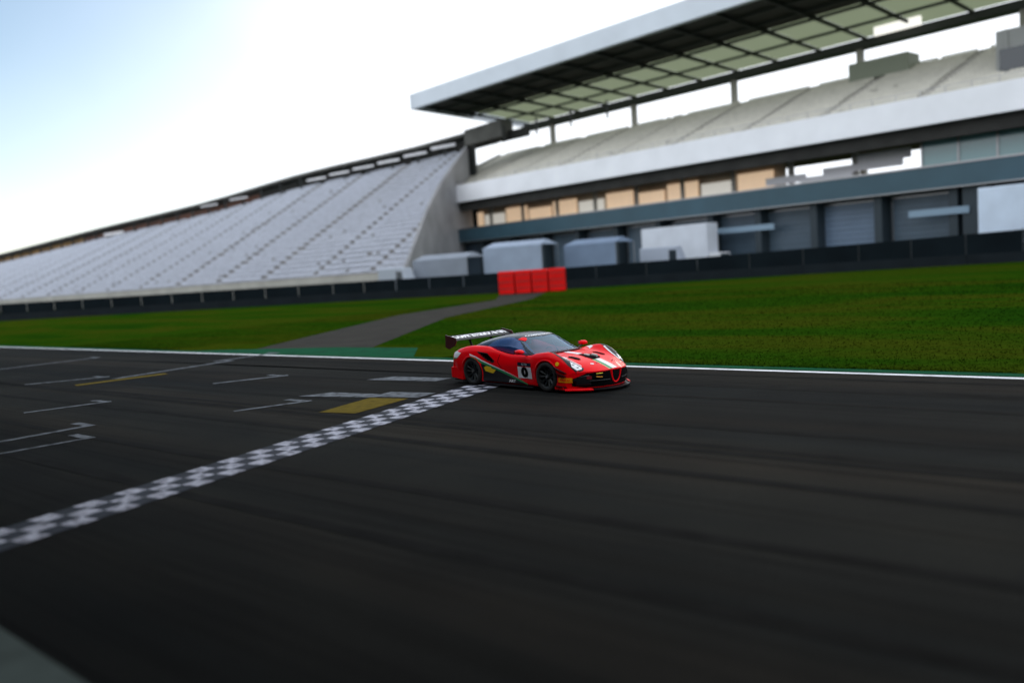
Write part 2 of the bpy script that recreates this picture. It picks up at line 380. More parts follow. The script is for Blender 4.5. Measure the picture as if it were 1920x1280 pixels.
# cabin
GT = [(-.80, .40, .80, .855), (-.4, .58, .85, .985), (0, .70, .90, 1.10), (.5, .78, .88, 1.205), (.9, .82, .84, 1.25), (1.2, .825, .80, 1.255),
      (1.5, .82, .77, 1.215), (1.8, .805, .755, 1.10), (2.1, .78, .765, .965), (2.38, .75, .765, .835)]
def gsec(s, nv=50):
    yb, zb, zc = interp(GT, s); out = []
    for k in range(nv + 1):
        a = math.pi / 2 * k / nv
        out.append((yb * max(0, math.cos(a)) ** .62, zb + (zc - zb) * math.sin(a) ** .9))
    out[-1] = (0, zc); return out
def gx(s, y): return s - .20 * (abs(y) / .75) ** 2 * max(0, min(1, (s - 1.1) / 1.0))
gst = [-.80 + 3.18 * i / 210 for i in range(211)]
def theta(j, k): 
    nv = (k - 1) // 2; jj = j if j < nv else 2 * nv - j - 1
    return 90 * (jj + .5) / nv
def isws(s, th): return 1.42 < s < 2.33 and th > lerp(56, 27, (s - 1.42) / .8)
def issw(s, th):
    if not .35 < s < 2.08: return False
    top = interp([(.35, 10), (.7, 44), (1.1, 56), (1.4, 53), (1.75, 38), (2.08, 14)], s)[0]
    return 5 < th < top
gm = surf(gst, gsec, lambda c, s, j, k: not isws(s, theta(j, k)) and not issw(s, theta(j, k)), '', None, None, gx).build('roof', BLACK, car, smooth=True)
gm['label'] = 'black glossy roof and pillars'
surf(gst, gsec, lambda c, s, j, k: isws(s, theta(j, k)), '', None, None, gx).build('windscreen', WIND, car, smooth=True)
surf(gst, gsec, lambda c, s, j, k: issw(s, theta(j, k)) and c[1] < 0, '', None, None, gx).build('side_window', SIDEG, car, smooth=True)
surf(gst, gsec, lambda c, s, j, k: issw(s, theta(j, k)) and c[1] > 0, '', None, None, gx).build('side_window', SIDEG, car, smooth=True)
gfull = surf(gst, gsec, lambda *a: True, '', None, None, gx)
BVH_G = BVHTree.FromPolygons([Vector(v) for v in gfull.v], gfull.f)

AX = {'top': (lambda a, b: Vector((a, b, 3)), Vector((0, 0, -1))), 'right': (lambda a, b: Vector((a, -3, b)), Vector((0, 1, 0))),
      'left': (lambda a, b: Vector((a, 3, b)), Vector((0, -1, 0))), 'front': (lambda a, b: Vector((7, a, b)), Vector((-1, 0, 0)))}
def project(bm, axis, bvh, off):
    o_, d = AX[axis]; dead = []
    for v in bm.verts:
        h = bvh.ray_cast(o_(v.co.x, v.co.y), d)
        if h[0] is None: dead.append(v); continue
        n = h[1] if h[1].dot(d) < 0 else -h[1]
        v.co = h[0] + n * off
    if dead: bmesh.ops.delete(bm, geom=dead, context='VERTS')
def decal(name, polys, axis, m, off=.004, bvh=None, cell=.04, parent=None, thick=0):
    bvh = bvh or BVH_BODY; bm = bmesh.new()
    for poly in polys:
        bm.faces.new([bm.verts.new((a, b, 0)) for a, b in poly])
    _bis(bm, cell); project(bm, axis, bvh, off)
    me = bpy.data.meshes.new(name); bm.to_mesh(me); bm.free()
    o = link(name, me, m, parent or car, smooth=True)
    if thick: s = o.modifiers.new('solid', 'SOLIDIFY'); s.thickness = thick; s.offset = 1
    return o
def _bis(bm, cell):
    xs = [v.co.x for v in bm.verts]; ys = [v.co.y for v in bm.verts]
    for ax, lo, hi in ((0, min(xs), max(xs)), (1, min(ys), max(ys))):
        k = math.ceil(lo / cell)
        while k * cell < hi:
            co = [0, 0, 0]; no = [0, 0, 0]; co[ax] = k * cell + 1e-5; no[ax] = 1
            bmesh.ops.bisect_plane(bm, geom=bm.verts[:] + bm.edges[:] + bm.faces[:], plane_co=co, plane_no=no); k += 1
def text_bm(txt, size, bold=.0, sx=1):
    c = bpy.data.curves.new('t', 'FONT'); c.body = txt; c.size = size; c.align_x = 'CENTER'; c.align_y = 'CENTER'; c.offset = bold; c.resolution_u = 3
    o = bpy.data.objects.new('t', c); COL.objects.link(o); dg = bpy.context.evaluated_depsgraph_get()
    me = bpy.data.meshes.new_from_object(o.evaluated_get(dg)); bm = bmesh.new(); bm.from_mesh(me)
    bpy.data.objects.remove(o); bpy.data.curves.remove(c); bpy.data.meshes.remove(me)
    for v in bm.verts: v.co.x *= sx
    return bm
def text_decal(name, txt, size, axis, mp, m, off=.008, bold=0, sx=1, bvh=None, parent=None):
    bm = text_bm(txt, size, bold, sx); _bis(bm, .06)
    for v in bm.verts: a, b = mp(v.co.x, v.co.y); v.co = Vector((a, b, 0))
    project(bm, axis, bvh or BVH_BODY, off)
    me = bpy.data.meshes.new(name); bm.to_mesh(me); bm.free(); return link(name, me, m, parent or car)

# --- bonnet: tricolour stripe, vents, badge, decals
def strip_poly(y0, y1, x0, x1): return [(x0, y0), (x1, y0), (x1, y1), (x0, y1)]
xe = 3.925
decal('green_stripe', [strip_poly(-.155, -.075, 3.40, xe)], 'top', GREENV)
decal('white_stripe', [strip_poly(-.075, .075, 3.40, xe), strip_poly(-.10, .06, 2.36, 2.88)], 'top', WHITE)
decal('red_stripe', [strip_poly(.075, .155, 3.40, xe)], 'top', mat('salmon_red', (.85, .06, .05), .4))
decal('pinstripe', [strip_poly(-.178, -.158, 3.40, xe)], 'top', mat('cream_vinyl', (.85, .55, .30), .4))
decal('bonnet_vent', [[(2.88, -.12), (2.96, .02), (3.04, .18), (3.30, .20), (3.38, .10), (3.40, -.14), (3.18, -.16)]], 'top', HOLE, .009, cell=.02)
for y in (-.02, .06):
    b = MB(); b.tube((3.06 + y * 2, y, .755), (3.20 + y * 2, y + .02, .735), .034, 10); b.build('vent_duct', mat('light_duct', (.5, .5, .48), .4), car)
decal('bonnet_slot', [[(2.92, -.44), (2.98, -.53), (3.22, -.49), (3.28, -.42), (3.20, -.37), (2.98, -.38)]], 'top', HOLE, .009, cell=.02)
decal('bonnet_slot', [[(2.84, .44), (2.90, .51), (3.18, .50), (3.22, .44), (3.16, .40), (2.90, .39)]], 'top', HOLE, .009, cell=.02)
decal('nose_badge', [[(3.52, -.36), (3.55, -.40), (3.60, -.36), (3.59, -.31), (3.55, -.32)]], 'top', WHITE)
decal('bonnet_sticker', [[(2.50, -.80), (2.66, -.70), (2.88, -.56), (3.06, -.60), (3.00, -.70), (2.84, -.72)]], 'top', WHITE)
decal('bonnet_sticker', [[(2.28, .80), (2.40, .76), (2.52, .68), (2.54, .78), (2.42, .84)]], 'top', WHITE)
b = MB(); b.tube((3.58, .30, .60), (3.58, .30, .63), .012); b.build('bonnet_pin', STEEL, car)
b = MB(); b.tube((3.58, -.22, .60), (3.58, -.22, .63), .012); b.build('bonnet_pin', STEEL, car)
for sg in (-1, 1):
    Y = lambda p: [(a, sg * b_) for a, b_ in (p if sg > 0 else reversed(p))]
    decal('headlight_surround', [Y([(2.66, .855), (2.95, .80), (3.30, .70), (3.58, .64), (3.60, .69), (3.52, .80), (3.30, .87), (3.0, .89)])], 'top', CARBON, .006, cell=.02)
    hlgt = decal('headlight', [Y([(3.28, .775), (3.40, .71), (3.54, .665), (3.565, .70), (3.50, .78), (3.38, .83)])], 'top', LENS, .014, cell=.02)
    decal('light_strip', [Y([(2.86, .80), (3.20, .695), (3.50, .625), (3.50, .65), (3.22, .725), (2.88, .83)])], 'top', WHITE, .010, cell=.02)
    for q, qy in ((3.38, .775), (3.48, .735)):
        b = MB(); p = BVH_BODY.ray_cast(Vector((q, sg * qy, 3)), Vector((0, 0, -1)))[0]
        b.lathe([(.0, .012), (.024, .012), (.030, .0)], 14, 'z', tuple(p + Vector((0, 0, .010)))); b.build('headlight_bulb', STEEL, hlgt)
    side = 'right' if sg < 0 else 'left'
    # --- flanks
    decal('side_skirt', [[(.36, .52), (.42, .60), (1.0, .43), (2.02, .13), (2.28, .13), (2.28, .105), (.38, .105)]], side, CARBON, .004)
    decal('green_stripe', [[(-.02, .755), (.20, .705), (.40, .620), (1.0, .445), (2.02, .145), (2.0, .115), (.95, .405), (.38, .575), (.17, .665), (-.05, .725)]], side, GREENV, .007)
    decal('white_stripe', [[(-.04, .80), (.22, .735), (.42, .65), (1.0, .47), (1.9, .20), (1.0, .446), (.40, .621), (.20, .706), (-.02, .756)]], side, WHITE, .0075)
    decal('yellow_sticker', [[(.46, .47), (.50, .38), (.76, .33), (.88, .42), (.74, .45), (.72, .49), (.56, .51)]], side, YELLOW, .009)
    bx = decal('number_panel', [[(1.68, .27), (2.20, .27), (2.20, .54), (1.68, .54)]], side, WHITE, .007)
    hp = decal('class_panel', [[(1.68, .56), (2.20, .56), (2.20, .64), (1.68, .64)]], side, BLACK, .007)
    text_decal('number_digit', '0', .30, side, (lambda a, b_: (1.94 + (a if sg < 0 else -a), .405 + b_)), HOLE, .011, bold=.022, sx=1.5, parent=bx)
    text_decal('panel_lettering', 'GT3', .07, side, (lambda a, b_: (1.94 + (a if sg < 0 else -a), .60 + b_)), WHITE, .011, parent=hp, sx=1.6)
    text_decal('sill_lettering', 'ART', .085, side, (lambda a, b_: (1.45 + (a if sg < 0 else -a), .175 + b_)), WHITE, .008, bold=.004, sx=1.5)
    decal('tyre_sponsor_sticker', [[(3.10, .25), (3.42, .235), (3.42, .345), (3.10, .355)]], side, ORANGE, .007)
    text_decal('sticker_lettering', 'PIRELLI', .075, side, (lambda a, b_: (3.26 + (a if sg < 0 else -a), .298 + b_)), RED, .011, bold=.001, sx=.95)
    b_ = [(3.07 + .045 * math.cos(a), .655 + .045 * math.sin(a)) for a in [6.283 * k / 18 for k in range(18)]]
    decal('round_sticker', [b_], side, YELLOW, .006, cell=.02)
    decal('rear_white_patch', [[(-.92, .66), (-.55, .68), (-.40, .80), (-.62, .84), (-.92, .77)]], side, WHITE, .005)
    decal('rear_green_patch', [[(-.92, .60), (-.60, .655), (-.55, .68), (-.92, .66)]], side, GREENV, .005)
    # door shut lines
    def line(pts, w_=.007):
        out = []
        for a, c in zip(pts, pts[1:]):
            d = Vector((c[0] - a[0], c[1] - a[1])).normalized(); q = Vector((-d.y, d.x)) * w_
            out.append([(a[0] - q.x, a[1] - q.y), (c[0] - q.x, c[1] - q.y), (c[0] + q.x, c[1] + q.y), (a[0] + q.x, a[1] + q.y)])
        return out
    decal('door_gap', line([(1.02, .80), (.96, .62), (1.08, .47)]), side, HOLE, .003)
    # dive planes: curved carbon blades ahead of the wheel
    for z0, z1, x0, x1 in ((.60, .44, 3.02, 3.86), (.47, .37, 3.06, 3.82), (.165, .135, 3.05, 3.8)):
        mb = MB(); rows_ = []
        for k in range(15):
            t = k / 14; s_ = lerp(x0, x1, t); z = z0 + (z1 - z0) * (t ** .7)
            h = BVH_BODY.ray_cast(Vector((bulge(s_, .93), sg * 3, z)), Vector((0, -sg, 0)))
            p0 = h[0] if h[0] is not None else Vector((bulge(s_, .95), sg * .94, z))
            wd = .055 * math.sin(math.pi * min(1, .15 + t * .8)) + .01
            q = p0 + Vector((.3 * wd * t, sg * wd, .012)); pi = p0 - Vector((0, sg * .02, 0))
            rows_.append([pi + Vector((0, 0, .006)), q + Vector((0, 0, .006)), q - Vector((0, 0, .006)), pi - Vector((0, 0, .006))])
        mb.grid([r + [r[0]] for r in rows_]); mb.build('dive_plane', CARBON, car)
    # side intake: recessed duct
    mb = MB(); outer = []; inner = []
    for a, c in INT_POLY:
        h = BVH_BODY.ray_cast(Vector((a, sg * 3, c)), Vector((0, -sg, 0)))[0]
        outer.append(h + Vector((0, sg * .003, 0))); inner.append(h - Vector((-.02, sg * .16, 0)))
    m_ = len(outer)
    for i in range(m_): mb.quad(outer[i], outer[(i + 1) % m_], inner[(i + 1) % m_], inner[i])
    mb.quad(*inner); mb.build('side_intake', HOLE, car)
    cxy = Vector((sum(p[0] for p in INT_POLY) / 5, sum(p[1] for p in INT_POLY) / 5))
    big = [cxy + (Vector(p) - cxy) * 1.13 for p in INT_POLY]; sml = [cxy + (Vector(p) - cxy) * .90 for p in INT_POLY]
    decal('intake_rim', [[tuple(big[k]), tuple(big[(k + 1) % 5]), tuple(sml[(k + 1) % 5]), tuple(sml[k])] for k in range(5)], side, CARBON, .006, cell=.03)
    # wheel housings
    for cx in (0, 2.71):
        mb = MB(); mb.lathe([(.39, sg * .98 if False else 0), (.39, .42), (0.05, .42)], 40, 'y', (cx, 0, .345))
        for i, v in enumerate(mb.v): mb.v[i] = (v[0], sg * (.955 - v[1]), v[2])
        # keep the upper half
        mb.f = [f for f in mb.f if sum(mb.v[i][2] for i in f) / 4 > .12]
        mb.build('wheel_housing', HOLE, car)
    # mirrors
    mb = MB()
    prof = [(-.10, .035), (-.06, .062), (.02, .066), (.09, .045), (.12, .0), (.09, -.035), (0, -.045), (-.10, -.035)]
    rows_ = []
    for k, (yy, sc) in enumerate(((.98, .35), (1.0, .8), (1.06, 1), (1.12, .95), (1.16, .6), (1.17, .2))):
        rows_.append([(1.93 + a * sc, sg * yy, .895 + c * sc) for a, c in prof + [prof[0]]])
    mb.grid(rows_); mb.quad(*rows_[0][:-1]); mb.quad(*rows_[-1][:-1])
    mir = mb.build('mirror', RED, car, smooth=True)
    mb = MB(); mb.box(-.005, .005, -.07, .07, -.035, .045); mb.v = [(1.825 + a, sg * (1.07 + c), .895 + e) for a, c, e in mb.v]; mb.build('mirror_glass', mat('mirror', (.6, .65, .7), .05, metal=1), mir)
    mb = MB(); mb.tube((1.96, sg * .80, .78), (1.95, sg * 1.04, .87), .022, 8, .016); mb.build('mirror_arm', CARBON, mir)
# --- front fascia
K = 'front'
decal('front_grille', [[(-.86, .16), (-.66, .12), (.66, .12), (.86, .16), (.885, .31), (.66, .44), (.15, .462), (-.15, .462), (-.66, .44), (-.885, .31)]], K, HOLE, .006)
for yy in (-.66, .66):
    s_ = 1 if yy > 0 else -1
    decal('corner_duct', [[(s_ * a, c) for a, c in ((.58, .16), (.80, .17), (.86, .30), (.80, .36), (.62, .40))]], K, CARBON, .02, thick=.01)
    decal('grille_bar', [[(s_ * .62, .25), (s_ * .19, .25), (s_ * .19, .275), (s_ * .62, .275)]], K, CARBON, .014, thick=.01)
def ucol(w0, w1, z0, z1, wt=.035):
    return [[(-w1, z1), (-w0, z0), (-w0 + wt, z0 + wt * .6), (-w1 + wt, z1)], [(w1 - wt, z1), (w0 - wt, z0 + wt * .6), (w0, z0), (w1, z1)], [(-w0, z0), (w0, z0), (w0 - wt, z0 + wt * .6), (-w0 + wt, z0 + wt * .6)]]
def sweep(name, path, ra, rb, m, parent):
    mb = MB(); rows_ = []
    for k, p in enumerate(path):
        d = (path[min(k + 1, len(path) - 1)] - path[max(k - 1, 0)]).normalized(); e = d.cross(Vector((1, 0, 0))).normalized(); r_ = Vector((1, 0, 0))
        rows_.append([p + e * ra * math.cos(a) + r_ * rb * math.sin(a) for a in [2 * math.pi * i / 12 for i in range(13)]])
    mb.grid(rows_); return mb.build(name, m, parent, smooth=True)
path = []
for k in range(25):
    a = math.pi * (1 + k / 24); y, z = .15 * math.cos(a), .47 + .29 * math.sin(a)
    path.append(Vector((frontx(3.9, y) if False else bulge(XF, y) - .01 - .05 * (.47 - z) / .3, y, z)))
sweep('nose_loop', path, .030, .05, RED, car)
decal('grille_light', [[(-.50, .405), (-.38, .415), (-.38, .43), (-.50, .425)]], K, mat('yellow_light', (.9, .75, .05), .3), .03, thick=.01)
decal('grille_light', [[(-.50, .34), (-.38, .33), (-.38, .345), (-.50, .36)]], K, mat('orange_light', (.95, .35, .02), .3), .03, thick=.01)
decal('grille_patch', [[(-.66, .31), (-.58, .30), (-.58, .37), (-.66, .38)]], K, mat('dull_red', (.25, .01, .02), .4), .03)
# splitter: a thin plate following the nose, with red tips
mb = MB(); top = []; n_ = 48
for k in range(n_ + 1):
    y = -1.0 + 2.0 * k / n_; top.append((bulge(XF, y) + .10 - (.02 if abs(y) > .9 else 0), y))
poly = [(2.98, -1.0)] + top + [(2.98, 1.0)]
n0 = len(poly); mb.v = [(a, b_, .062) for a, b_ in poly] + [(a, b_, .082) for a, b_ in poly]
mb.f = [tuple(range(n0)), tuple(range(n0, 2 * n0))] + [(i, (i + 1) % n0, n0 + (i + 1) % n0, n0 + i) for i in range(n0)]
spl = mb.build('splitter', CARBON, car)
for sg in (-1, 1):
    mb = MB(); ys = [.62 + .38 * k / 16 for k in range(17)]
    mb.grid([[(bulge(XF, y) + .112 - (.02 if y > .9 else 0), sg * y, .060), (bulge(XF, y) + .112 - (.02 if y > .9 else 0), sg * y, .094), (bulge(XF, y) + .03, sg * y, .105)] for y in ys]); mb.build('splitter_lip', RED, spl, smooth=True)
for sg in (-1, 1):
    mb = MB(); mb.box(2.99, 3.26, -.006, .006, .085, .15); mb.v = [(a, sg * (1.002 + c), e) for a, c, e in mb.v]; mb.build('splitter_end_plate', RED, spl)
    mb = MB(); mb.box(.42, 2.25, -.05, .05, .06, .082); mb.v = [(a, sg * (.96 + c), e) for a, c, e in mb.v]; mb.build('sill_plate', CARBON, car)
mb = MB(); mb.box(-.92, 3.1, -.86, .86, .075, .10); mb.build('floor', CARBON, car)
mb = MB(); mb.box(-1.02, -.86, -.85, .85, .12, .30)
for k in range(-3, 4): mb.box(-1.05, -.80, k * .22 - .006, k * .22 + .006, .09, .30)
mb.build('diffuser', CARBON, car)
for sg in (-1, 1):
    mb = MB(); mb.lathe([(0, 0), (.06, 0), (.06, .012), (0, .03)], 20, 'y'); mb.v = [(-.93 - c, sg * .70 + a, .70 + e) for a, c, e in mb.v]; mb.build('tail_light', mat('tail_light', (.5, .01, .01), .3, coat=1), car)
    mb = MB(); mb.hexa([(-.92, sg * .80, .16), (-.38, sg * .96, .12), (-.38, sg * 1.0, .12), (-.92, sg * .95, .16)], [(-.92, sg * .80, .42), (-.40, sg * .96, .42), (-.40, sg * 1.0, .42), (-.92, sg * .95, .42)]); mb.build('rear_bumper_corner', RED, car)
cw = []
for k in range(24):
    y0, y1 = -.74 + 1.48 * k / 24, -.74 + 1.48 * (k + 1) / 24
    g0 = lambda y: gx(2.31, y) ; g1 = lambda y: gx(2.31, y) + .10
    cw.append([(g0(y0), y0), (g1(y0), y0), (g1(y1), y1), (g0(y1), y1)])
decal('cowl', cw, 'top', CARBON, .005)
for sg in (-1, 1):
    for cx in (0, 2.71):
        mb = MB(); rows_ = []
        for k in range(61):
            a = math.radians(-32 + 244 * k / 60); rr = []
            for r_, o_ in ((.345, -.05), (.368, .004), (.382, .012), (.402, .006), (.408, -.01)):
                x, z = cx + r_ * math.cos(a), .345 + r_ * math.sin(a)
                xa, za = cx + max(r_, .385) * math.cos(a), .345 + max(r_, .385) * math.sin(a)
                h = BVH_BODY.ray_cast(Vector((xa, sg * 3, max(za, .115))), Vector((0, -sg, 0)))[0]
                yy = h.y if h else sg * .95
                rr.append((x, yy + sg * o_, z))
            rows_.append(rr)
        mb.grid(rows_); mb.build('wheel_arch_lip', RED, car, smooth=True)
# windscreen banner on the cabin
ban = []
for k in range(24):
    y0, y1 = -.60 + 1.2 * k / 24, -.60 + 1.2 * (k + 1) / 24
    f0 = lambda y: 1.47 - .16 * (y / .6) ** 2; f1 = lambda y: 1.63 - .19 * (y / .6) ** 2
    ban.append([(f0(y0), y0), (f1(y0), y0), (f1(y1), y1), (f0(y1), y1)])
bn = decal('windscreen_banner', ban, 'top', BLACK, .004, BVH_G, .05)
bn['label'] = 'black sun strip with white lettering'
f_b = lambda y: 1.55 - .175 * (y / .6) ** 2
text_decal('banner_lettering', 'COMPETIZIONI GT', .115, 'top', lambda a, b_: (f_b(a + .05) - b_ * 1.0, a + .05), WHITE, .009, bold=.004, sx=.78 * 1.25, bvh=BVH_G, parent=bn)
decal('banner_mark', [[(1.60, -.57), (1.50, -.60), (1.40, -.62), (1.43, -.50), (1.52, -.46), (1.60, -.50)]], 'top', RED, .009, BVH_G, parent=bn)
decal('banner_mark', [[(1.34, .58), (1.42, .60), (1.50, .54), (1.44, .50)]], 'top', RED, .009, BVH_G, parent=bn)
mb = MB(); mb.tube((2.15, -.05, .87), (1.62, .30, 1.03), .010, 6, .006); mb.tube((2.15, -.05, .84), (2.15, -.05, .88), .02, 8); mb.build('wiper', CARBON, car)
# wheels
def wheel(cx, sg):
    r = .345; tw = .30
    wroot = None
    mb = MB(); mb.lathe([(.245, -.0), (.27, -.012), (.325, -.010), (r, .02), (r, tw - .02), (.325, tw), (.245, tw)], 56, 'y', (0, 0, 0))
    mb.v = [(cx + a, sg * (1.0 - c), e + r) for a, c, e in mb.v]; ty = mb.build('wheel', TYRE, car, smooth=True)
    mb = MB(); mb.lathe([(.248, -.004), (.252, .012), (.225, .03), (.22, .25), (.10, .25)], 56, 'y')
    for k in range(10):
        a = 2 * math.pi * k / 10
        for da in (-.07, .07):
            p0 = (.05 * math.cos(a), .075, .05 * math.sin(a)); p1 = (.235 * math.cos(a + da), .02, .235 * math.sin(a + da)); mb.tube(p0, p1, .013, 6, .010)
    mb.lathe([(0, .035), (.035, .035), (.06, .05), (.065, .09), (0, .09)], 24, 'y')
    mb.v = [(cx + a, sg * (1.0 - c), e + r) for a, c, e in mb.v]; mb.build('rim', RIM, ty, smooth=False)
    mb = MB(); mb.lathe([(.06, .13), (.185, .13), (.185, .16), (.06, .16)], 40, 'y'); mb.v = [(cx + a, sg * (1.0 - c), e + r) for a, c, e in mb.v]; mb.build('brake_disc', mat('disc', (.12, .12, .12), .4, metal=.8), ty)
    mb = MB(); mb.lathe([(0, -.003), (.03, -.003), (.034, .035)], 6, 'y'); mb.v = [(cx + a, sg * (.99 - c), e + r) for a, c, e in mb.v]; mb.build('wheel_nut', STEEL, ty)
for cx in (0, 2.71):
    for sg in (-1, 1): wheel(cx, sg)
# rear wing
foil = [(0, 0), (.03, .022), (.12, .036), (.22, .036), (.33, .020), (.36, .008), (.33, .004), (.2, -.006), (.08, -.018), (.02, -.014)]
def wingpt(a, c, y): ang = R(13); x = a * math.cos(ang) ; z = a * math.sin(ang) + c; return (-.66 - x + c * .2, y, 1.10 + z)
mb = MB(); mb.grid([[wingpt(a, c, y) for a, c in foil + [foil[0]]] for y in (-.96, -.5, 0, .5, .96)]); wing = mb.build('rear_wing', CARBON, car, smooth=True)
BV = BVHTree.FromPolygons([Vector(v) for v in mb.v], mb.f)
text_decal('wing_lettering', 'COMPETIZIONI GT', .30, 'top', lambda a, b_: (-.835 - b_ , a), WHITE, .006, bold=.018, sx=.70, bvh=BV, parent=wing)
mb = MB(); mb.box(-1.03, -1.02, -.96, .96, 1.185, 1.215); mb.build('gurney_flap', CARBON, wing)
for sg in (-1, 1):
    mb = MB(); y0, y1 = sg * .96, sg * .972
    pr = [(-.58, 1.10), (-.62, 1.18), (-1.06, 1.25), (-1.08, .92), (-.92, .88), (-.66, .98)]
    mb.v = [(a, y0, c) for a, c in pr] + [(a, y1, c) for a, c in pr]; k = len(pr); mb.f = [tuple(range(k)), tuple(range(k, 2 * k))] + [(i, (i + 1) % k, k + (i + 1) % k, k + i) for i in range(k)]
    e = mb.build('wing_end_plate', mat('dark_red_black', (.06, .008, .01), .35, coat=.5), wing)
    mb = MB(); pts = [(-.72, .87), (-.80, 1.02), (-.84, 1.13), (-.80, 1.20), (-.74, 1.19)]
    for a, c in zip(pts, pts[1:]): mb.hexa([(a[0] - .05, sg * .36 - .006, a[1]), (a[0] + .05, sg * .36 - .006, a[1]), (a[0] + .05, sg * .36 + .006, a[1]), (a[0] - .05, sg * .36 + .006, a[1])], [(c[0] - .04, sg * .36 - .006, c[1]), (c[0] + .04, sg * .36 - .006, c[1]), (c[0] + .04, sg * .36 + .006, c[1]), (c[0] - .04, sg * .36 + .006, c[1])])
    mb.build('wing_support', CARBON, wing)
# cockpit: tub, seat, wheel, cage
mb = MB(); mb.box(.2, 2.2, -.78, .78, .12, .14); mb.box(.2, .24, -.7, .7, .14, .95); mb.box(1.95, 2.2, -.75, .75, .14, .74); mb.build('cockpit', HOLE, car)
mb = MB(); mb.hexa([(.55, .12, .2), (1.15, .14, .25), (1.15, .58, .25), (.55, .60, .2)], [(.50, .14, .34), (1.15, .16, .36), (1.15, .56, .36), (.50, .58, .34)])
mb.hexa([(.42, .14, .30), (.60, .14, .30), (.60, .58, .30), (.42, .58, .30)], [(.30, .20, 1.0), (.42, .20, 1.0), (.42, .52, 1.0), (.30, .52, 1.0)]); bevel(mb.build('racing_seat', mat('seat_black', (.03, .03, .035), .7), car), .03)
mb = MB()
for y in (-.60, .60):
    mb.tube((.45, y, .2), (.55, y * .92, 1.12), .022); mb.tube((.55, y * .92, 1.12), (1.45, y * .88, 1.12), .022); mb.tube((1.45, y * .88, 1.12), (2.0, y * 1.05, .78), .022)
mb.tube((.55, -.55, 1.12), (.55, .55, 1.12), .022); mb.tube((1.45, -.53, 1.12), (1.45, .53, 1.12), .022); mb.tube((.47, -.6, .35), (.55, .55, 1.12), .022); mb.tube((.6, -.57, .8), (1.7, -.60, .62), .02)
mb.build('roll_cage', mat('cage_paint', (.10, .22, .55), .4), car, smooth=True)
mb = MB(); mb.box(1.55, 1.95, -.68, .68, .68, .74); mb.build('dashboard', mat('dash', (.02, .02, .02), .8), car)
mb = MB()
for k in range(20):
    a, c = 2 * math.pi * k / 20, 2 * math.pi * (k + 1) / 20
    mb.tube((1.47 - .05 * math.sin(a), .36 + .15 * math.cos(a), .74 + .11 * math.sin(a)), (1.47 - .05 * math.sin(c), .36 + .15 * math.cos(c), .74 + .11 * math.sin(c)), .014, 6)
mb.tube((1.47, .36, .74), (1.60, .36, .70), .03); mb.build('steering_wheel', CARBON, car)
# ================================================================ DRIVER (sits inside the car, moves on its own)
def skin_mesh(name, nodes, edges, m, sub=1):
    me = bpy.data.meshes.new(name); me.from_pydata([n[:3] for n in nodes], edges, []); o = bpy.data.objects.new(name, me); COL.objects.link(o)
    sk = o.modifiers.new('skin', 'SKIN'); 
    for i, n in enumerate(nodes): me.skin_vertices[0].data[i].radius = (n[3], n[3]); me.skin_vertices[0].data[i].use_root = i == 0
    ss = o.modifiers.new('sub', 'SUBSURF'); ss.levels = ss.render_levels = sub
    dg = bpy.context.evaluated_depsgraph_get(); dg.update(); m2 = bpy.data.meshes.new_from_object(o.evaluated_get(dg)); bpy.data.objects.remove(o)
    m2.materials.clear(); return link(name, m2, m, smooth=True)
nodes = [(.72, .36, .36, .15), (.62, .36, .55, .15), (.56, .36, .75, .14), (.56, .36, .84, .06), (.58, .36, .93, .07),
         (.56, .18, .74, .07), (.80, .15, .60, .048), (1.10, .20, .68, .038), (1.38, .24, .74, .03),
         (.56, .54, .74, .07), (.80, .60, .60, .048), (1.10, .54, .68, .038), (1.38, .50, .74, .03),
         (1.10, .26, .46, .085), (1.45, .24, .36, .06), (1.80, .24, .28, .045), (1.10, .46, .46, .085), (1.45, .48, .36, .06), (1.80, .48, .28, .045)]
edges = [(0, 1), (1, 2), (2, 3), (3, 4), (2, 5), (5, 6), (6, 7), (7, 8), (2, 9), (9, 10), (10, 11), (11, 12), (0, 13), (13, 14), (14, 15), (0, 16), (16, 17), (17, 18)]
for base, y0, sg in ((8, .24, 1), (12, .50, -1)):
    for k, (dz, l) in enumerate(((.030, .036), (.010, .042), (-.010, .038), (-.030, .030))):
        a = len(nodes); nodes += [(1.42, y0 - sg * .015, .74 + dz, .010), (1.455 + l * .3, y0 - sg * .01, .74 + dz, .009), (1.475 + l * .3, y0 + sg * .03, .735 + dz, .008)]
        edges += [(base, a), (a, a + 1), (a + 1, a + 2)]
    a = len(nodes); nodes += [(1.40, y0 + sg * .02, .775, .011), (1.44, y0 + sg * .045, .785, .009)]; edges += [(base, a), (a, a + 1)]
drv = skin_mesh('person', nodes, edges, mat('driver_suit', (.55, .05, .04), .8), 1)
tag(drv, 'driver in racing suit and helmet seated behind the windscreen of the red car', 'person')
drv.location = (CARX, CARY, 0); drv.rotation_euler = (0, 0, CYAW)
mb = MB(); mb.grid([[(.60 + .145 * math.cos(b) * math.cos(a), .36 + .12 * math.cos(b) * math.sin(a), .95 + .13 * math.sin(b)) for a in [2 * math.pi * i / 28 for i in range(29)]] for b in [math.pi * (j / 16 - .5) for j in range(17)]])
hel = mb.build('helmet', mat('helmet_blue', (.02, .08, .55), .2, coat=1), drv, smooth=True)
mb = MB(); mb.grid([[(.60 + .150 * math.cos(b) * math.cos(a), .36 + .124 * math.cos(b) * math.sin(a), .95 + .134 * math.sin(b)) for a in [-1.1 + 2.2 * i / 14 for i in range(15)]] for b in [-.1 + .45 * j / 6 for j in range(7)]])
mb.build('visor', mat('visor', (.01, .01, .015), .05, coat=1), hel, smooth=True)

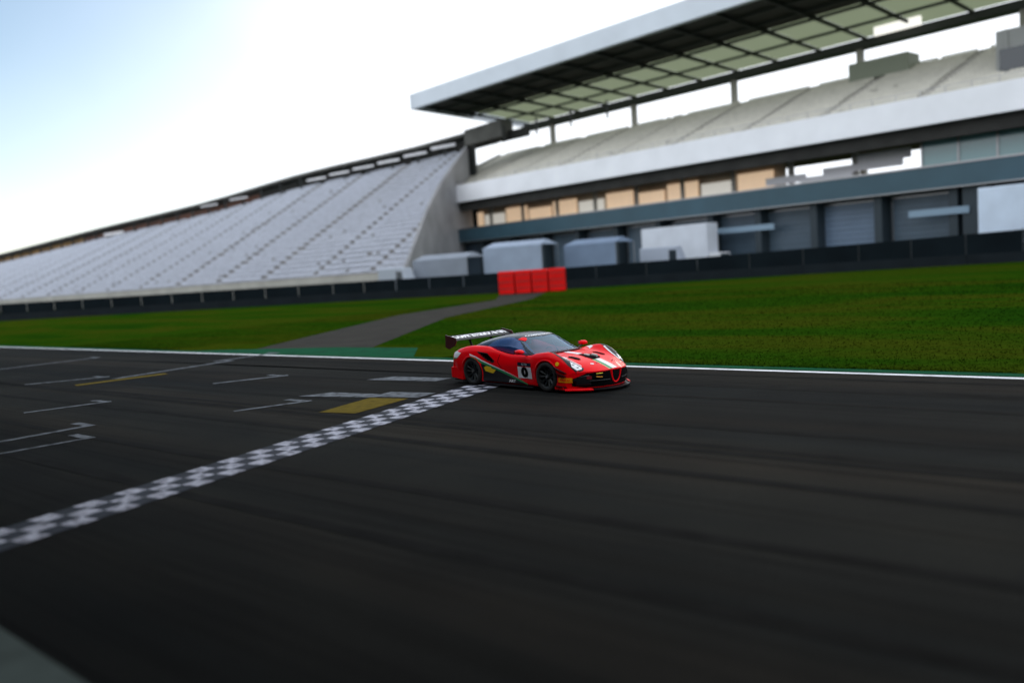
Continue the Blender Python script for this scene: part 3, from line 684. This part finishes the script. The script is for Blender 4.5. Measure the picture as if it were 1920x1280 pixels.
# ================================================================ STANDS
WHITEP = mat('white_parapet_paint', (.90, .92, .97), .55, noise=.05, nscale=.25)
FASC = mat('pale_fascia_metal', (.70, .76, .84), .5, noise=.05, nscale=.2)
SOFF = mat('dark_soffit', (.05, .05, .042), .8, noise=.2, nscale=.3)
SOFG = mat('soffit_lining', (.42, .46, .32), .8, noise=.3, nscale=.25)
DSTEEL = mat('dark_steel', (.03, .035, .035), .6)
CONC = mat('stand_concrete', (.38, .37, .34), .85, noise=.15, nscale=.3)
SEATG = mat('grey_seat_plastic', (.46, .49, .57), .5, noise=.10, nscale=.9)
SEATB = mat('beige_seat_plastic', (.66, .64, .56), .5, noise=.10, nscale=.9)
TEAL = mat('teal_cladding', (.028, .075, .105), .45, noise=.1, nscale=.3)
DOORM = mat('roller_door', (.075, .115, .16), .45, noise=.08, nscale=.5)
DOORL = mat('roller_door_pale', (.13, .19, .28), .45, noise=.08, nscale=.5)
BEIGE = mat('beige_wall', (.42, .33, .24), .85, noise=.25, nscale=.25)
GLASSB = mat('cyan_glazing', (.18, .34, .36), .08, spec=.8)
DARKIN = mat('dark_interior', (.03, .03, .028), .9, noise=.3, nscale=.4)
BROWN = mat('rust_brown_cladding', (.13, .055, .035), .7, noise=.3, nscale=.15)
OCHRE = mat('ochre_cladding', (.26, .15, .05), .7, noise=.3, nscale=.15)
LAMPW = mat('lamp_white', (.85, .85, .85), .4, emit=((1, .97, .92), .6))

class Frame:
    """plan frame: t along the facade (to the right), s away from the track"""
    def __init__(s, p, yaw): s.p = Vector((*p, 0)); s.d = Vector((math.cos(R(yaw)), math.sin(R(yaw)), 0)); s.n = Vector((-s.d.y, s.d.x, 0))
    def __call__(s, t, q, z): v = s.p + s.d * t + s.n * q; return (v.x, v.y, z)
    def box(s, mb, t0, t1, q0, q1, z0, z1, z0b=None, z1b=None):
        z0b = z0 if z0b is None else z0b; z1b = z1 if z1b is None else z1b
        mb.hexa([s(t0, q0, z0), s(t1, q0, z0), s(t1, q1, z0b), s(t0, q1, z0b)], [s(t0, q0, z1), s(t1, q0, z1), s(t1, q1, z1b), s(t0, q1, z1b)])
F = Frame((61, 96), -49)
T0, T1 = -122, 46
gs = empty('covered_grandstand', F(T0, 0, 0)); tag(gs, 'tall covered grandstand with overhanging roof and white parapet behind the garages', 'grandstand')
def part(mb, name, m, par, **k):
    o = mb.build(name, m, par, **k); o.matrix_parent_inverse = Matrix.Translation(-Vector(par.location)); return o
# roof: sloping slab, pale fascia, lining, purlins, rear beam
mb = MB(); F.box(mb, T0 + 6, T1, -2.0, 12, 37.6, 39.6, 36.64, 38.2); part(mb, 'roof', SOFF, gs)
TRL = bpy.data.materials.new('translucent_roofing'); TRL.use_nodes = True; _t = TRL.node_tree; _t.nodes.remove(_t.nodes['Principled BSDF'])
_b = _t.nodes.new('ShaderNodeBsdfTranslucent'); _b.inputs[0].default_value = (.24, .27, .17, 1); _d = _t.nodes.new('ShaderNodeBsdfDiffuse'); _d.inputs[0].default_value = (.30, .33, .24, 1); _x = _t.nodes.new('ShaderNodeMixShader'); _x.inputs[0].default_value = .4
_t.links.new(_b.outputs[0], _x.inputs[1]); _t.links.new(_d.outputs[0], _x.inputs[2]); _t.links.new(_x.outputs[0], _t.nodes['Material Output'].inputs[0])
mb = MB()
for k in range(21): mb.quad(F(T0 + 8.02 + k * 8, 12.02, 36.9), F(T0 + 16 + k * 8, 12.02, 36.9), F(T0 + 16 + k * 8, 28.4, 35.6), F(T0 + 8.02 + k * 8, 28.4, 35.6))
part(mb, 'translucent_roof_panel', TRL, gs, fix=False)
mb = MB(); F.box(mb, T0 + 5.8, T1, -3.0, -2.002, 36.95, 40.0); F.box(mb, T0 + 5.2, T0 + 5.98, -3.0, 30, 36.95, 40, 34.9, 36.8); part(mb, 'roof_fascia', FASC, gs)
mb = MB(); F.box(mb, T0 + 6, T1, 28.0, 30.5, 34.1, 35.38); part(mb, 'rear_beam', DSTEEL, gs)
for k in range(21):
    t = T0 + 8 + k * 8
    mb = MB(); F.box(mb, t, t + .35, -1.9, 28, 36.9, 37.59, 35.0, 35.4); part(mb, 'roof_rib', DSTEEL, gs)
for q in (3, 8, 12, 20):
    zt = 37.6 - (q + 2) * 2.2 / 32
    mb = MB(); F.box(mb, T0 + 6.2, T1, q, q + .3, zt - .55, zt - .17); part(mb, 'purlin', DSTEEL, gs)
for k in range(7):
    t = T0 + 14 + k * 24
    mb = MB(); F.box(mb, t, t + .9, 28.6, 29.6, 0, 34.2); part(mb, 'roof_column', CONC, gs)
mb = MB(); F.box(mb, -31, -24, 24.5, 25.1, 34.6, 35.9); part(mb, 'soffit_light_panel', LAMPW, gs)
# upper tier with seat rows between aisles
def tier(par, pf, t0, t1, n, seat, aisle, z0f, z1f, s0f, s1f, label_mat=mat('terrace_concrete', (.20, .19, .18), .9, noise=.2, nscale=.3), pitch=.55, tend=None):
    """stepped terrace: z and s at the bottom and top may vary with t"""
    NT = 14; ts = [lerp(t0, t1, k / NT) for k in range(NT + 1)]
    ter = MB()
    for k in range(n):
        r0, r1 = k / n, (k + 1) / n
        te = tend(lerp(s0f(0), s1f(0), r0)) if tend else t1
        for a, c in zip(ts, ts[1:]):
            if a >= te: break
            c = min(c, te)
            f = lambda t, r: (lerp(s0f(t), s1f(t), r), lerp(z0f(t), z1f(t), r))
            (sa, za), (sb, zb), (sa1, _), (sb1, _) = f(a, r0), f(c, r0), f(a, r1), f(c, r1)
            _, za1 = f(a, r1); _, zb1 = f(c, r1)
            ter.quad(pf(a, sa, za), pf(c, sb, zb), pf(c, sb, zb1), pf(a, sa, za1))
            ter.quad(pf(a, sa, za1), pf(c, sb, zb1), pf(c, sb1, zb1), pf(a, sa1, za1))
    part(ter, 'terrace', label_mat, par, fix=False)
    for k in range(n):
        r = (k + .25) / n; mb = MB(); t = t0 + .3
        te = tend(lerp(s0f(0), s1f(0), r)) if tend else t1
        while t < te - .6:
            if (t - t0) % aisle < 1.6 or random.random() < .012: t += pitch; continue
            z = lerp(z0f(t), z1f(t), (k + 1) / n); s_ = lerp(s0f(t), s1f(t), (k + .55) / n)
            a0, a1 = pf(t, s_, z + .02), pf(t + pitch * .86, s_, z + .02); b0, b1 = pf(t, s_ + .38, z + .40), pf(t + pitch * .86, s_ + .38, z + .40)
            c0, c1 = pf(t, s_ + .46, z + .86), pf(t + pitch * .86, s_ + .46, z + .86)
            d0, d1 = pf(t, s_, z + .44), pf(t + pitch * .86, s_, z + .44)
            mb.quad(d0, d1, b1, b0); mb.quad(b0, b1, c1, c0); mb.quad(a0, a1, d1, d0)
            t += pitch
        zz = lambda t: lerp(z0f(t), z1f(t), (k + 1) / n) + .02
        ss = lambda t: lerp(s0f(t), s1f(t), (k + .55) / n)
        tt = [lerp(t0, te, q / 12) for q in range(13)]
        for a, c in zip(tt, tt[1:]):
            mb.quad(pf(a, ss(a), zz(a)), pf(c, ss(c), zz(c)), pf(c, ss(c), zz(c) + .30), pf(a, ss(a), zz(a) + .30))
        part(mb, 'seat_row', seat, par, fix=False)
cst = lambda v: (lambda t: v)
tier(gs, F, T0 + 2, T1, 17, SEATB, 13, cst(19.2), cst(28.3), cst(1.2), cst(24.0))
mb = MB(); F.box(mb, T0, T1, 0, 1.0, 16.7, 20.15); part(mb, 'parapet', WHITEP, gs)
mb = MB(); F.box(mb, T0, T1, .2, .26, 20.9, 20.98); F.box(mb, T0, T1, .2, .26, 20.5, 20.55)
for k in range(56): F.box(mb, T0 + 3 * k, T0 + 3 * k + .08, .2, .28, 20.15, 20.95)
part(mb, 'railing', STEEL, gs, fix=False)
mb = MB(); F.box(mb, T0, T1, 1.01, 25, 16.4, 17.5); part(mb, 'floor_slab', DARKIN, gs)
mb = MB(); F.box(mb, T0 + 2, T1, 24.1, 24.6, 17.5, 28.9); part(mb, 'rear_wall', CONC, gs)
mb = MB(); F.box(mb, T0 + .8, T0 + 1.9, 1.1, 24, 16.4, 20.2, 16.4, 29.2); part(mb, 'side_wall', CONC, gs)
mb = MB(); F.box(mb, -33, -24, 20.0, 24.0, 27.5, 30.2); part(mb, 'commentary_box', mat('sage_cladding', (.30, .33, .26), .7), gs)
mb = MB(); F.box(mb, -8, T1, 8, 24.0, 22, 27.5); 
for k in range(8): F.box(mb, -7 + k * 6, -6.6 + k * 6, 7.8, 8, 22, 27.5)
part(mb, 'hospitality_box', mat('grey_cladding', (.30, .31, .30), .7, noise=.15, nscale=.2), gs)
mb = MB(); F.box(mb, -7.5, T1, 7.7, 7.98, 22.6, 25.2); part(mb, 'window', mat('dark_window', (.03, .04, .05), .1, spec=.8), gs)
# concourse below the parapet: dark ceiling, beige wall bays, pillars, glazing
mb = MB(); F.box(mb, T0, T0 + .8, 1.01, 24, 0, 16.39); F.box(mb, T0 + .81, -38, 9, 9.5, 0, 16.39); F.box(mb, -38, -16, 9, 9.5, 0, 12.4); part(mb, 'concourse_wall', BEIGE, gs)
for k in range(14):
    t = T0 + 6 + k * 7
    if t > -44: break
    mb = MB(); F.box(mb, t, t + 6.2, 8.6, 8.95, 11.3, 14.9 - (k % 2) * .7); part(mb, 'window', mat('warm_glow_panel', (.62, .45, .30), .4, emit=((1, .72, .48), .30), noise=.15, nscale=.3) if k % 4 != 1 else mat('pale_glow_panel', (.5, .5, .46), .4, emit=((1, .95, .85), .25)), gs)  # panels given an added glow to brighten the dark concourse
mb = MB(); F.box(mb, T0 + 1, T1, 1.2, 1.9, 14.9, 16.4); part(mb, 'beam', DARKIN, gs)
for k in range(17):
    t = T0 + 5 + k * 10
    mb = MB(); F.box(mb, t, t + .7, 8.3, 8.98, 0, 16.4); part(mb, 'pillar', CONC, gs)
mb = MB(); F.box(mb, -16, T1, 5, 5.4, 12.2, 15.6); part(mb, 'glazing', GLASSB, gs)
mb = MB()
for k in range(14): F.box(mb, -16 + k * 4.5, -15.8 + k * 4.5, 4.8, 4.98, 12.2, 15.6)
part(mb, 'mullion', STEEL, gs)
mb = MB(); F.box(mb, -16, T1, 9, 9.5, 3, 16.4); part(mb, 'concourse_wall', DARKIN, gs)
mb = MB(); F.box(mb, T0, T1, 25, 26, 0, 3); part(mb, 'plinth', CONC, gs)
for t0_, t1_, z0, z1, q in ((-40, -33.4, 12.4, 13.5, 7.0), (-34, -26, 12.0, 12.9, 6.4), (-31, -19.5, 12.9, 13.9, 7.5), (-26.5, -18.8, 13.9, 15.2, 8.4)):
    mb = MB(); F.box(mb, t0_, t1_, q, q + .15, z0, z1); part(mb, 'sky_gap_panel', WHITE, gs)  # white panels stand in for bright sky showing through the concourse
mb = MB(); F.box(mb, -82, -70.5, 5.0, 5.3, 10.2, 11.2); part(mb, 'lit_panel', mat('cream_panel', (.80, .70, .50), .5, emit=((1, .85, .6), .35)), gs)

# ---------------------------------------------------------------- open seating bowl on the left
B = Frame((-1, 125), -38)
RT = [(-330, 15.0), (-284, 16.8), (-200, 20.6), (-138, 23.0), (-91, 26.0), (-58, 26.9), (-32, 28.3), (0, 29.5)]
rimz = lambda t: interp([(a, c) for a, c in RT], t)[0]
bowl = empty('open_grandstand', B(-160, 0, 0)); tag(bowl, 'long open grandstand of pale grey seats with dark rim, left of the roofed stand', 'grandstand')
BT1 = 4
tend = lambda s_: interp([(0, -20), (26, -35), (44, -42)], s_)[0]
tier(bowl, B, -330, BT1, 28, SEATG, 15, cst(2.6), rimz, cst(1.0), cst(44.0), pitch=.62, tend=tend)
mb = MB(); sl = [1 + 43 * k / 34 for k in range(35)]
for k in range(34):
    ta, tb = tend(sl[k]), tend(sl[k + 1]); zb = lerp(2.6, rimz(ta), (k + 1) / 34)
    p, q = B(ta, sl[k], 0), B(tb, sl[k + 1], 0); u = B.d * .5
    mb.hexa([p, (p[0] + u.x, p[1] + u.y, 0), (q[0] + u.x, q[1] + u.y, 0), q], [(p[0], p[1], zb + 1.1), (p[0] + u.x, p[1] + u.y, zb + 1.1), (q[0] + u.x, q[1] + u.y, zb + 1.1), (q[0], q[1], zb + 1.1)])
part(mb, 'end_wall', mat('end_wall_concrete', (.40, .40, .42), .85, noise=.25, nscale=.15), bowl)
mb = MB(); B.box(mb, -330, -19, .4, 1.0, 0, 3.3); part(mb, 'front_wall', CONC, bowl)
for m_, lo, hi, rng in ((DSTEEL, .2, 4.1, (-330, -41)),):
    NT = 20; mb = MB()
    for k in range(NT):
        a, c = lerp(rng[0], rng[1], k / NT), lerp(rng[0], rng[1], (k + 1) / NT)
        mb.hexa([B(a, 45, 0), B(c, 45, 0), B(c, 46, 0), B(a, 46, 0)], [B(a, 45, rimz(a) + 3.0), B(c, 45, rimz(c) + 3.0), B(c, 46, rimz(c) + 3.0), B(a, 46, rimz(a) + 3.0)])
    part(mb, 'rim_wall', m_, bowl)
    mb = MB()
    for k in range(NT):
        a, c = lerp(rng[0], rng[1], k / NT), lerp(rng[0], rng[1], (k + 1) / NT)
        mb.hexa([B(a, 42.5, rimz(a) + 3.3), B(c, 42.5, rimz(c) + 3.3), B(c, 46.5, rimz(c) + 3.02), B(a, 46.5, rimz(a) + 3.02)], [B(a, 42.5, rimz(a) + 3.9), B(c, 42.5, rimz(c) + 3.9), B(c, 46.5, rimz(c) + 3.5), B(a, 46.5, rimz(a) + 3.5)])
    mb.hexa([B(-41, 42.5, 29.0), B(-31, 42.5, 29.6), B(-31, 46.5, 29.3), B(-41, 46.5, 28.8)], [B(-41, 42.5, 32.2), B(-31, 42.5, 33.0), B(-31, 46.5, 32.6), B(-41, 46.5, 31.8)])
    part(mb, 'rim_canopy', mat('weathered_canopy', (.12, .12, .11), .7, noise=.3, nscale=.2), bowl)
for k in range(40):
    a = -328 + k * 8.2; c = a + 7.2
    m_ = OCHRE if a < -215 else BROWN if a < -120 else DARKIN
    if a > -30: break
    mb = MB(); mb.hexa([B(a, 44.6, rimz(a) + .5), B(c, 44.6, rimz(c) + .5), B(c, 44.98, rimz(c) + .5), B(a, 44.98, rimz(a) + .5)], [B(a, 44.6, rimz(a) + 2.4), B(c, 44.6, rimz(c) + 2.4), B(c, 44.98, rimz(c) + 2.4), B(a, 44.98, rimz(a) + 2.4)])
    part(mb, 'cladding_panel', m_, bowl)
for k in range(40):
    a = -326 + k * 8.2
    mb = MB(); B.box(mb, a, a + .3, 42.8, 43.1, rimz(a), rimz(a) + 3.3); part(mb, 'rim_post', DSTEEL, bowl)
for a, dz, L_, h in ((-196, .9, 12, .75), (-140, 2.6, 8, .35), (-126, 2.3, 8, .35), (-93, 1.5, 7, .45), (-84.5, 1.6, 7, .45), (-76, 1.7, 7, .45), (-67.5, 1.8, 7, .5), (-59, 2.0, 7, .5), (-50.5, 2.1, 7, .6)):
    mb = MB(); mb.hexa([B(a, 42.2, rimz(a) + dz), B(a + L_, 42.2, rimz(a) + dz), B(a + L_, 42.5, rimz(a) + dz), B(a, 42.5, rimz(a) + dz)], [B(a, 42.2, rimz(a) + dz + h), B(a + L_, 42.2, rimz(a) + dz + h), B(a + L_, 42.5, rimz(a) + dz + h), B(a, 42.5, rimz(a) + dz + h)])
    part(mb, 'white_beam', WHITE, bowl)

# ---------------------------------------------------------------- garage building in front of the stand
GF = Frame((58, 92), -52)
ga = empty('garage_building', GF(-60, 0, 0)); tag(ga, 'low garage building with teal roof band and roller doors behind the dark fence', 'garage')
GA, GB = -112, 46
mb = MB(); GF.box(mb, GA, GB, -1.2, -.5, 8.55, 11.25); part(mb, 'roof_band', TEAL, ga)
mb = MB(); GF.box(mb, GA, GB, -1.3, -1.203, 11.12, 11.32); GF.box(mb, GA, GB, -1.3, -1.203, 8.5, 8.62); part(mb, 'band_trim', STEEL, ga)
mb = MB(); GF.box(mb, GA, GB, -.49, 9, 8.7, 10.9); part(mb, 'roof', DSTEEL, ga)
mb = MB(); GF.box(mb, GA, GB, 1.9, 2.5, 0, 8.68); part(mb, 'wall', mat('slate_wall', (.035, .055, .07), .7, noise=.15, nscale=.3), ga)
mb = MB(); GF.box(mb, GA, GB, -.49, 1.88, 8.5, 8.69); part(mb, 'canopy_ceiling', mat('canopy_ceiling', (.22, .26, .28), .7), ga)
doors = [(-110 + k * 9.4, 7.4) for k in range(6)] + [(-53, 7.6), (-44.5, 7.4), (-36, 7.6), (-27, 7.5), (-17.6, 7.2), (-4.5, 7.4), (4, 7.4), (14, 7.4), (24, 7.4)]
for k, (t, wd) in enumerate(doors):
    mb = MB()
    for j in range(12): GF.box(mb, t, t + wd, 1.66 - (.07 if j % 2 else 0), 1.88, .1 + j * .66, .1 + j * .66 + .62)
    d = part(mb, 'roller_door', DOORL if t == -27 else DOORM, ga)
    mb = MB(); GF.box(mb, t - .12, t - .005, 1.5, 1.88, 0, 8.0); GF.box(mb, t + wd + .005, t + wd + .12, 1.5, 1.88, 0, 8.0); GF.box(mb, t - .12, t + wd + .12, 1.5, 1.88, 8.03, 8.2); part(mb, 'door_frame', STEEL, d)
    mb = MB(); GF.box(mb, t + wd + .4, t + wd + 1.4, -.3, 1.6, 0, 8.48); part(mb, 'column', mat('slate_column', (.022, .036, .048), .6), ga)
    mb = MB(); GF.box(mb, t + wd / 2 - .9, t + wd / 2 + .9, -1.33, -1.305, 9.3, 10.6)
for a, c, z0, z1, q in ((-47, -33.5, 5.6, 6.4, -.45), (-14.6, -7.6, 5.5, 6.3, -.6)):
    mb = MB(); GF.box(mb, a, c, q, q + .12, z0, z1); part(mb, 'sign_board', mat('pale_blue_board', (.22, .32, .42), .5), ga)
mb = MB(); GF.box(mb, -8.4, -5.6, -.4, 1.6, 0, 8.48); part(mb, 'column', mat('slate_column', (.022, .036, .048), .6), ga)

# ---------------------------------------------------------------- vehicles and tents behind the fence
def truck(name, loc, rz, L_, H_, label, body=(.62, .66, .74), cabin=True):
    e = empty(name, loc, rz); tag(e, label, 'truck')
    mb = MB(); mb.box(-L_ / 2, L_ / 2, -1.25, 1.25, 1.1, H_); bx = mb.build('box_body', mat('truck_white_%d' % int(body[0] * 100), body, .4, noise=.08, nscale=.4), e); bevel(bx, .08)
    mb = MB(); mb.box(-L_ / 2, L_ / 2 + 2.2, -.5, .5, .7, 1.08); mb.build('chassis', DSTEEL, e)
    pr = [(.15, .75), (2.25, .75), (2.3, 1.6), (1.95, 2.9), (.15, 3.0)]
    mb = MB(); n = len(pr); mb.v = [(L_ / 2 + a, -1.2, z) for a, z in pr] + [(L_ / 2 + a, 1.2, z) for a, z in pr]
    mb.f = [tuple(range(n)), tuple(range(n, 2 * n))] + [(i, (i + 1) % n, n + (i + 1) % n, n + i) for i in range(n)]
    cb = mb.build('cab', mat('cab_white', (.66, .68, .72), .35), e); bevel(cb, .06)
    mb = MB(); mb.quad((L_ / 2 + 2.315, -1.05, 1.7), (L_ / 2 + 2.315, 1.05, 1.7), (L_ / 2 + 2.02, 1.0, 2.75), (L_ / 2 + 2.02, -1.0, 2.75)); mb.build('windscreen', mat('dark_window', (.03, .04, .05), .1), cb)
    for x in (-L_ / 2 + 1, -L_ / 2 + 2.1, L_ / 2 + 1.3):
        for y in (-1.15, .85):
            mb = MB(); mb.lathe([(0, 0), (.3, 0), (.48, .02), (.5, .06), (.5, .26), (.3, .3), (0, .3)], 20, 'y', (x, y, .5)); mb.build('wheel', TYRE, e)
    return e
def onF(fr, t, s_): v = fr(t, s_, 0); return v
truck('box_truck', onF(GF, -47.5, -4.0), R(-52), 12.5, 7.2, 'large pale box truck parked left of the roller doors beneath the teal band')
truck('box_truck', onF(GF, -.6, -3.6), R(-52), 8.5, 7.9, 'tall pale box truck at the right edge in front of the garages', (.58, .68, .82))
def tent(loc, rz, wd, dp, h, col, label):
    e = empty('marquee', loc, rz); tag(e, label, 'tent', 'marquees behind the fence')
    mb = MB(); mb.hexa([(-wd / 2, -dp / 2, h), (wd / 2, -dp / 2, h), (wd / 2, dp / 2, h), (-wd / 2, dp / 2, h)], [(-wd * .45, -.2, h + .7), (wd * .45, -.2, h + .7), (wd * .45, .2, h + .7), (-wd * .45, .2, h + .7)])
    mb.build('canopy', mat('tent_' + str(int(col[0] * 100)), col, .7, noise=.08, nscale=.5), e)
    mb = MB(); mb.box(-wd / 2, wd / 2, -dp / 2 - .02, -dp / 2 + .02, .1, h - .01); mb.build('side_wall', mat('tent_' + str(int(col[0] * 100)), col), e)
    for sx in (-1, 1):
        for sy in (-1, 1): mb = MB(); mb.tube((sx * (wd / 2 - .06), sy * (dp / 2 - .1), 0), (sx * (wd / 2 - .06), sy * (dp / 2 - .1), h), .05, 6); mb.build('leg', STEEL, e)
tent((-8, 120, 0), R(-30), 9, 5, 4.6, (.20, .23, .28), 'leftmost pale grey-blue marquee behind the fence below the open stand')
tent((2, 117, 0), R(-30), 9, 5, 5.6, (.26, .32, .42), 'pale blue marquee standing behind the red barrier blocks')
tent((12.5, 115, 0), R(-38), 8, 5, 5.2, (.15, .21, .31), 'darker blue marquee just right of the red barrier blocks')
for k, (x, y, h, L_, c, lb) in enumerate(((-15, 119, 3.8, 6, (.34, .38, .44), 'grey van behind the fence left of the marquees'), (22, 118, 4.2, 7, (.40, .45, .55), 'pale van behind the fence between the marquees and the box truck'))):
    e = empty('parked_van', (x, y, 0), R(-35)); tag(e, lb, 'van')
    pr = [(-L_ / 2, .4), (L_ / 2, .4), (L_ / 2 + .1, 1.3), (L_ / 2 - .9, 2.0), (L_ / 2 - 1.7, h), (-L_ / 2, h)]; n = len(pr)
    mb = MB(); mb.v = [(a, -1.1, z) for a, z in pr] + [(a, 1.1, z) for a, z in pr]; mb.f = [tuple(range(n)), tuple(range(n, 2 * n))] + [(i, (i + 1) % n, n + (i + 1) % n, n + i) for i in range(n)]
    bevel(mb.build('body', mat('van_%d' % k, c, .4), e), .1)
    mb = MB(); mb.box(L_ / 2 - 2.6, L_ / 2 - 1.5, -1.12, -1.101, 1.9, h - .5); mb.build('window', mat('dark_window', (.03, .04, .05), .1), e)
    for xx in (-L_ / 2 + 1, L_ / 2 - 1):
        for y_ in (-1.15, .9): mb = MB(); mb.lathe([(0, 0), (.36, .0), (.38, .25), (0, .25)], 18, 'y', (xx, y_, .38)); mb.build('wheel', TYRE, e)

# ---------------------------------------------------------------- dark trackside fence
FP = [(-140, 150, 2.5), (-76, 128, 2.5), (-46, 117, 2.4), (-22, 107.5, 2.35), (-1, 98.5, 2.3), (21, 94.5, 2.5), (37, 90, 2.8), (51, 84.5, 3.15), (80, 70, 3.3)]
fe = empty('trackside_fence', (-140, 150, 0)); tag(fe, 'long dark trackside barrier and debris fence running along the far edge of the grass', 'fence')
FD = mat('dark_fence_cloth', (.006, .010, .013), .9, noise=.2, nscale=.3, spec=.05); FB = mat('dark_barrier', (.008, .012, .015), .8, noise=.2, nscale=.5, spec=.08)
for a, c in zip(FP, FP[1:]):
    A_, C_ = Vector((a[0], a[1], 0)), Vector((c[0], c[1], 0)); L_ = (C_ - A_).length; n = max(1, round(L_ / 5)); d = (C_ - A_).normalized(); nn = Vector((-d.y, d.x, 0))
    for k in range(n):
        p, q = A_.lerp(C_, k / n), A_.lerp(C_, (k + 1) / n); hp_, hq = lerp(a[2], c[2], k / n), lerp(a[2], c[2], (k + 1) / n)
        mb = MB(); u = nn * .35; bh = 1.0
        mb.hexa([p - u, q - u - d * .03, q + u * 0 - d * .03, p], [p - u * .6 + Vector((0, 0, bh)), q - u * .6 - d * .03 + Vector((0, 0, bh)), q - d * .03 + Vector((0, 0, bh)), p + Vector((0, 0, bh))])
        part(mb, 'barrier_block', FB, fe)
        mb = MB(); v = nn * .02
        mb.hexa([p + v + d * .05 + Vector((0, 0, .1)), q + v - d * .05 + Vector((0, 0, .1)), q + v * 2 - d * .05 + Vector((0, 0, .1)), p + v * 2 + d * .05 + Vector((0, 0, .1))], [p + v + d * .05 + Vector((0, 0, hp_)), q + v - d * .05 + Vector((0, 0, hq)), q + v * 2 - d * .05 + Vector((0, 0, hq)), p + v * 2 + d * .05 + Vector((0, 0, hp_))])
        part(mb, 'cloth_panel', FD, fe)
        mb = MB(); pp = p + nn * .12; mb.tube(pp, pp + Vector((0, 0, hp_ + .12)), .05, 6); part(mb, 'fence_post', DSTEEL, fe)
RB = mat('red_barrier_plastic', (.62, .006, .005), .5, noise=.15, nscale=1, spec=.12)
for k in range(4):
    c = Vector((-.1 + k * 1.78, 91.6 - k * .35, 0)); e = empty('crash_barrier', c, R(-11)); tag(e, 'bright red crash barrier block in the short row in front of the dark fence', 'barrier', 'red crash barrier blocks')
    mb = MB(); mb.box(-.84, .84, -.6, .6, 0, 2.45); bevel(mb.build('body', RB, e), .12, 3)
    mb = MB()
    for z in (.55, 1.25, 1.95): mb.box(-.80, .80, -.625, -.601, z, z + .09)
    mb.build('strap', mat('dark_red_strap', (.25, .006, .006), .6), e)

# ---------------------------------------------------------------- added unseen building behind the camera: its long roof blocks skylight over the tarmac
PB = Frame((E0.x + N.x * -30, E0.y + N.y * -30), -41.5)
pb = empty('added_shade_building', PB(0, 0, 0)); tag(pb, 'added unseen building behind the camera that darkens the near tarmac', 'building')
mb = MB(); PB.box(mb, -120, 120, -14, 0, 0, 9.38); part(mb, 'wall', mat('shade_building_wall', (.10, .11, .12), .8, noise=.2, nscale=.3), pb)
mb = MB(); PB.box(mb, -122, 122, -16, 17.5, 9.4, 10.2); part(mb, 'roof', DSTEEL, pb)
for k in range(21): mb = MB(); PB.box(mb, -120 + k * 12, -119.4 + k * 12, 4, 4.6, 0, 9.39); part(mb, 'column', DSTEEL, pb)
for k in range(24):
    mb = MB(); PB.box(mb, -118 + k * 10, -111 + k * 10, .002, .08, 0.1, 4.2); part(mb, 'garage_door', DOORM, pb)
    mb = MB(); PB.box(mb, -118 + k * 10, -111 + k * 10, .002, .06, 5.5, 8.2); part(mb, 'window', mat('dark_window', (.03, .04, .05), .1), pb)
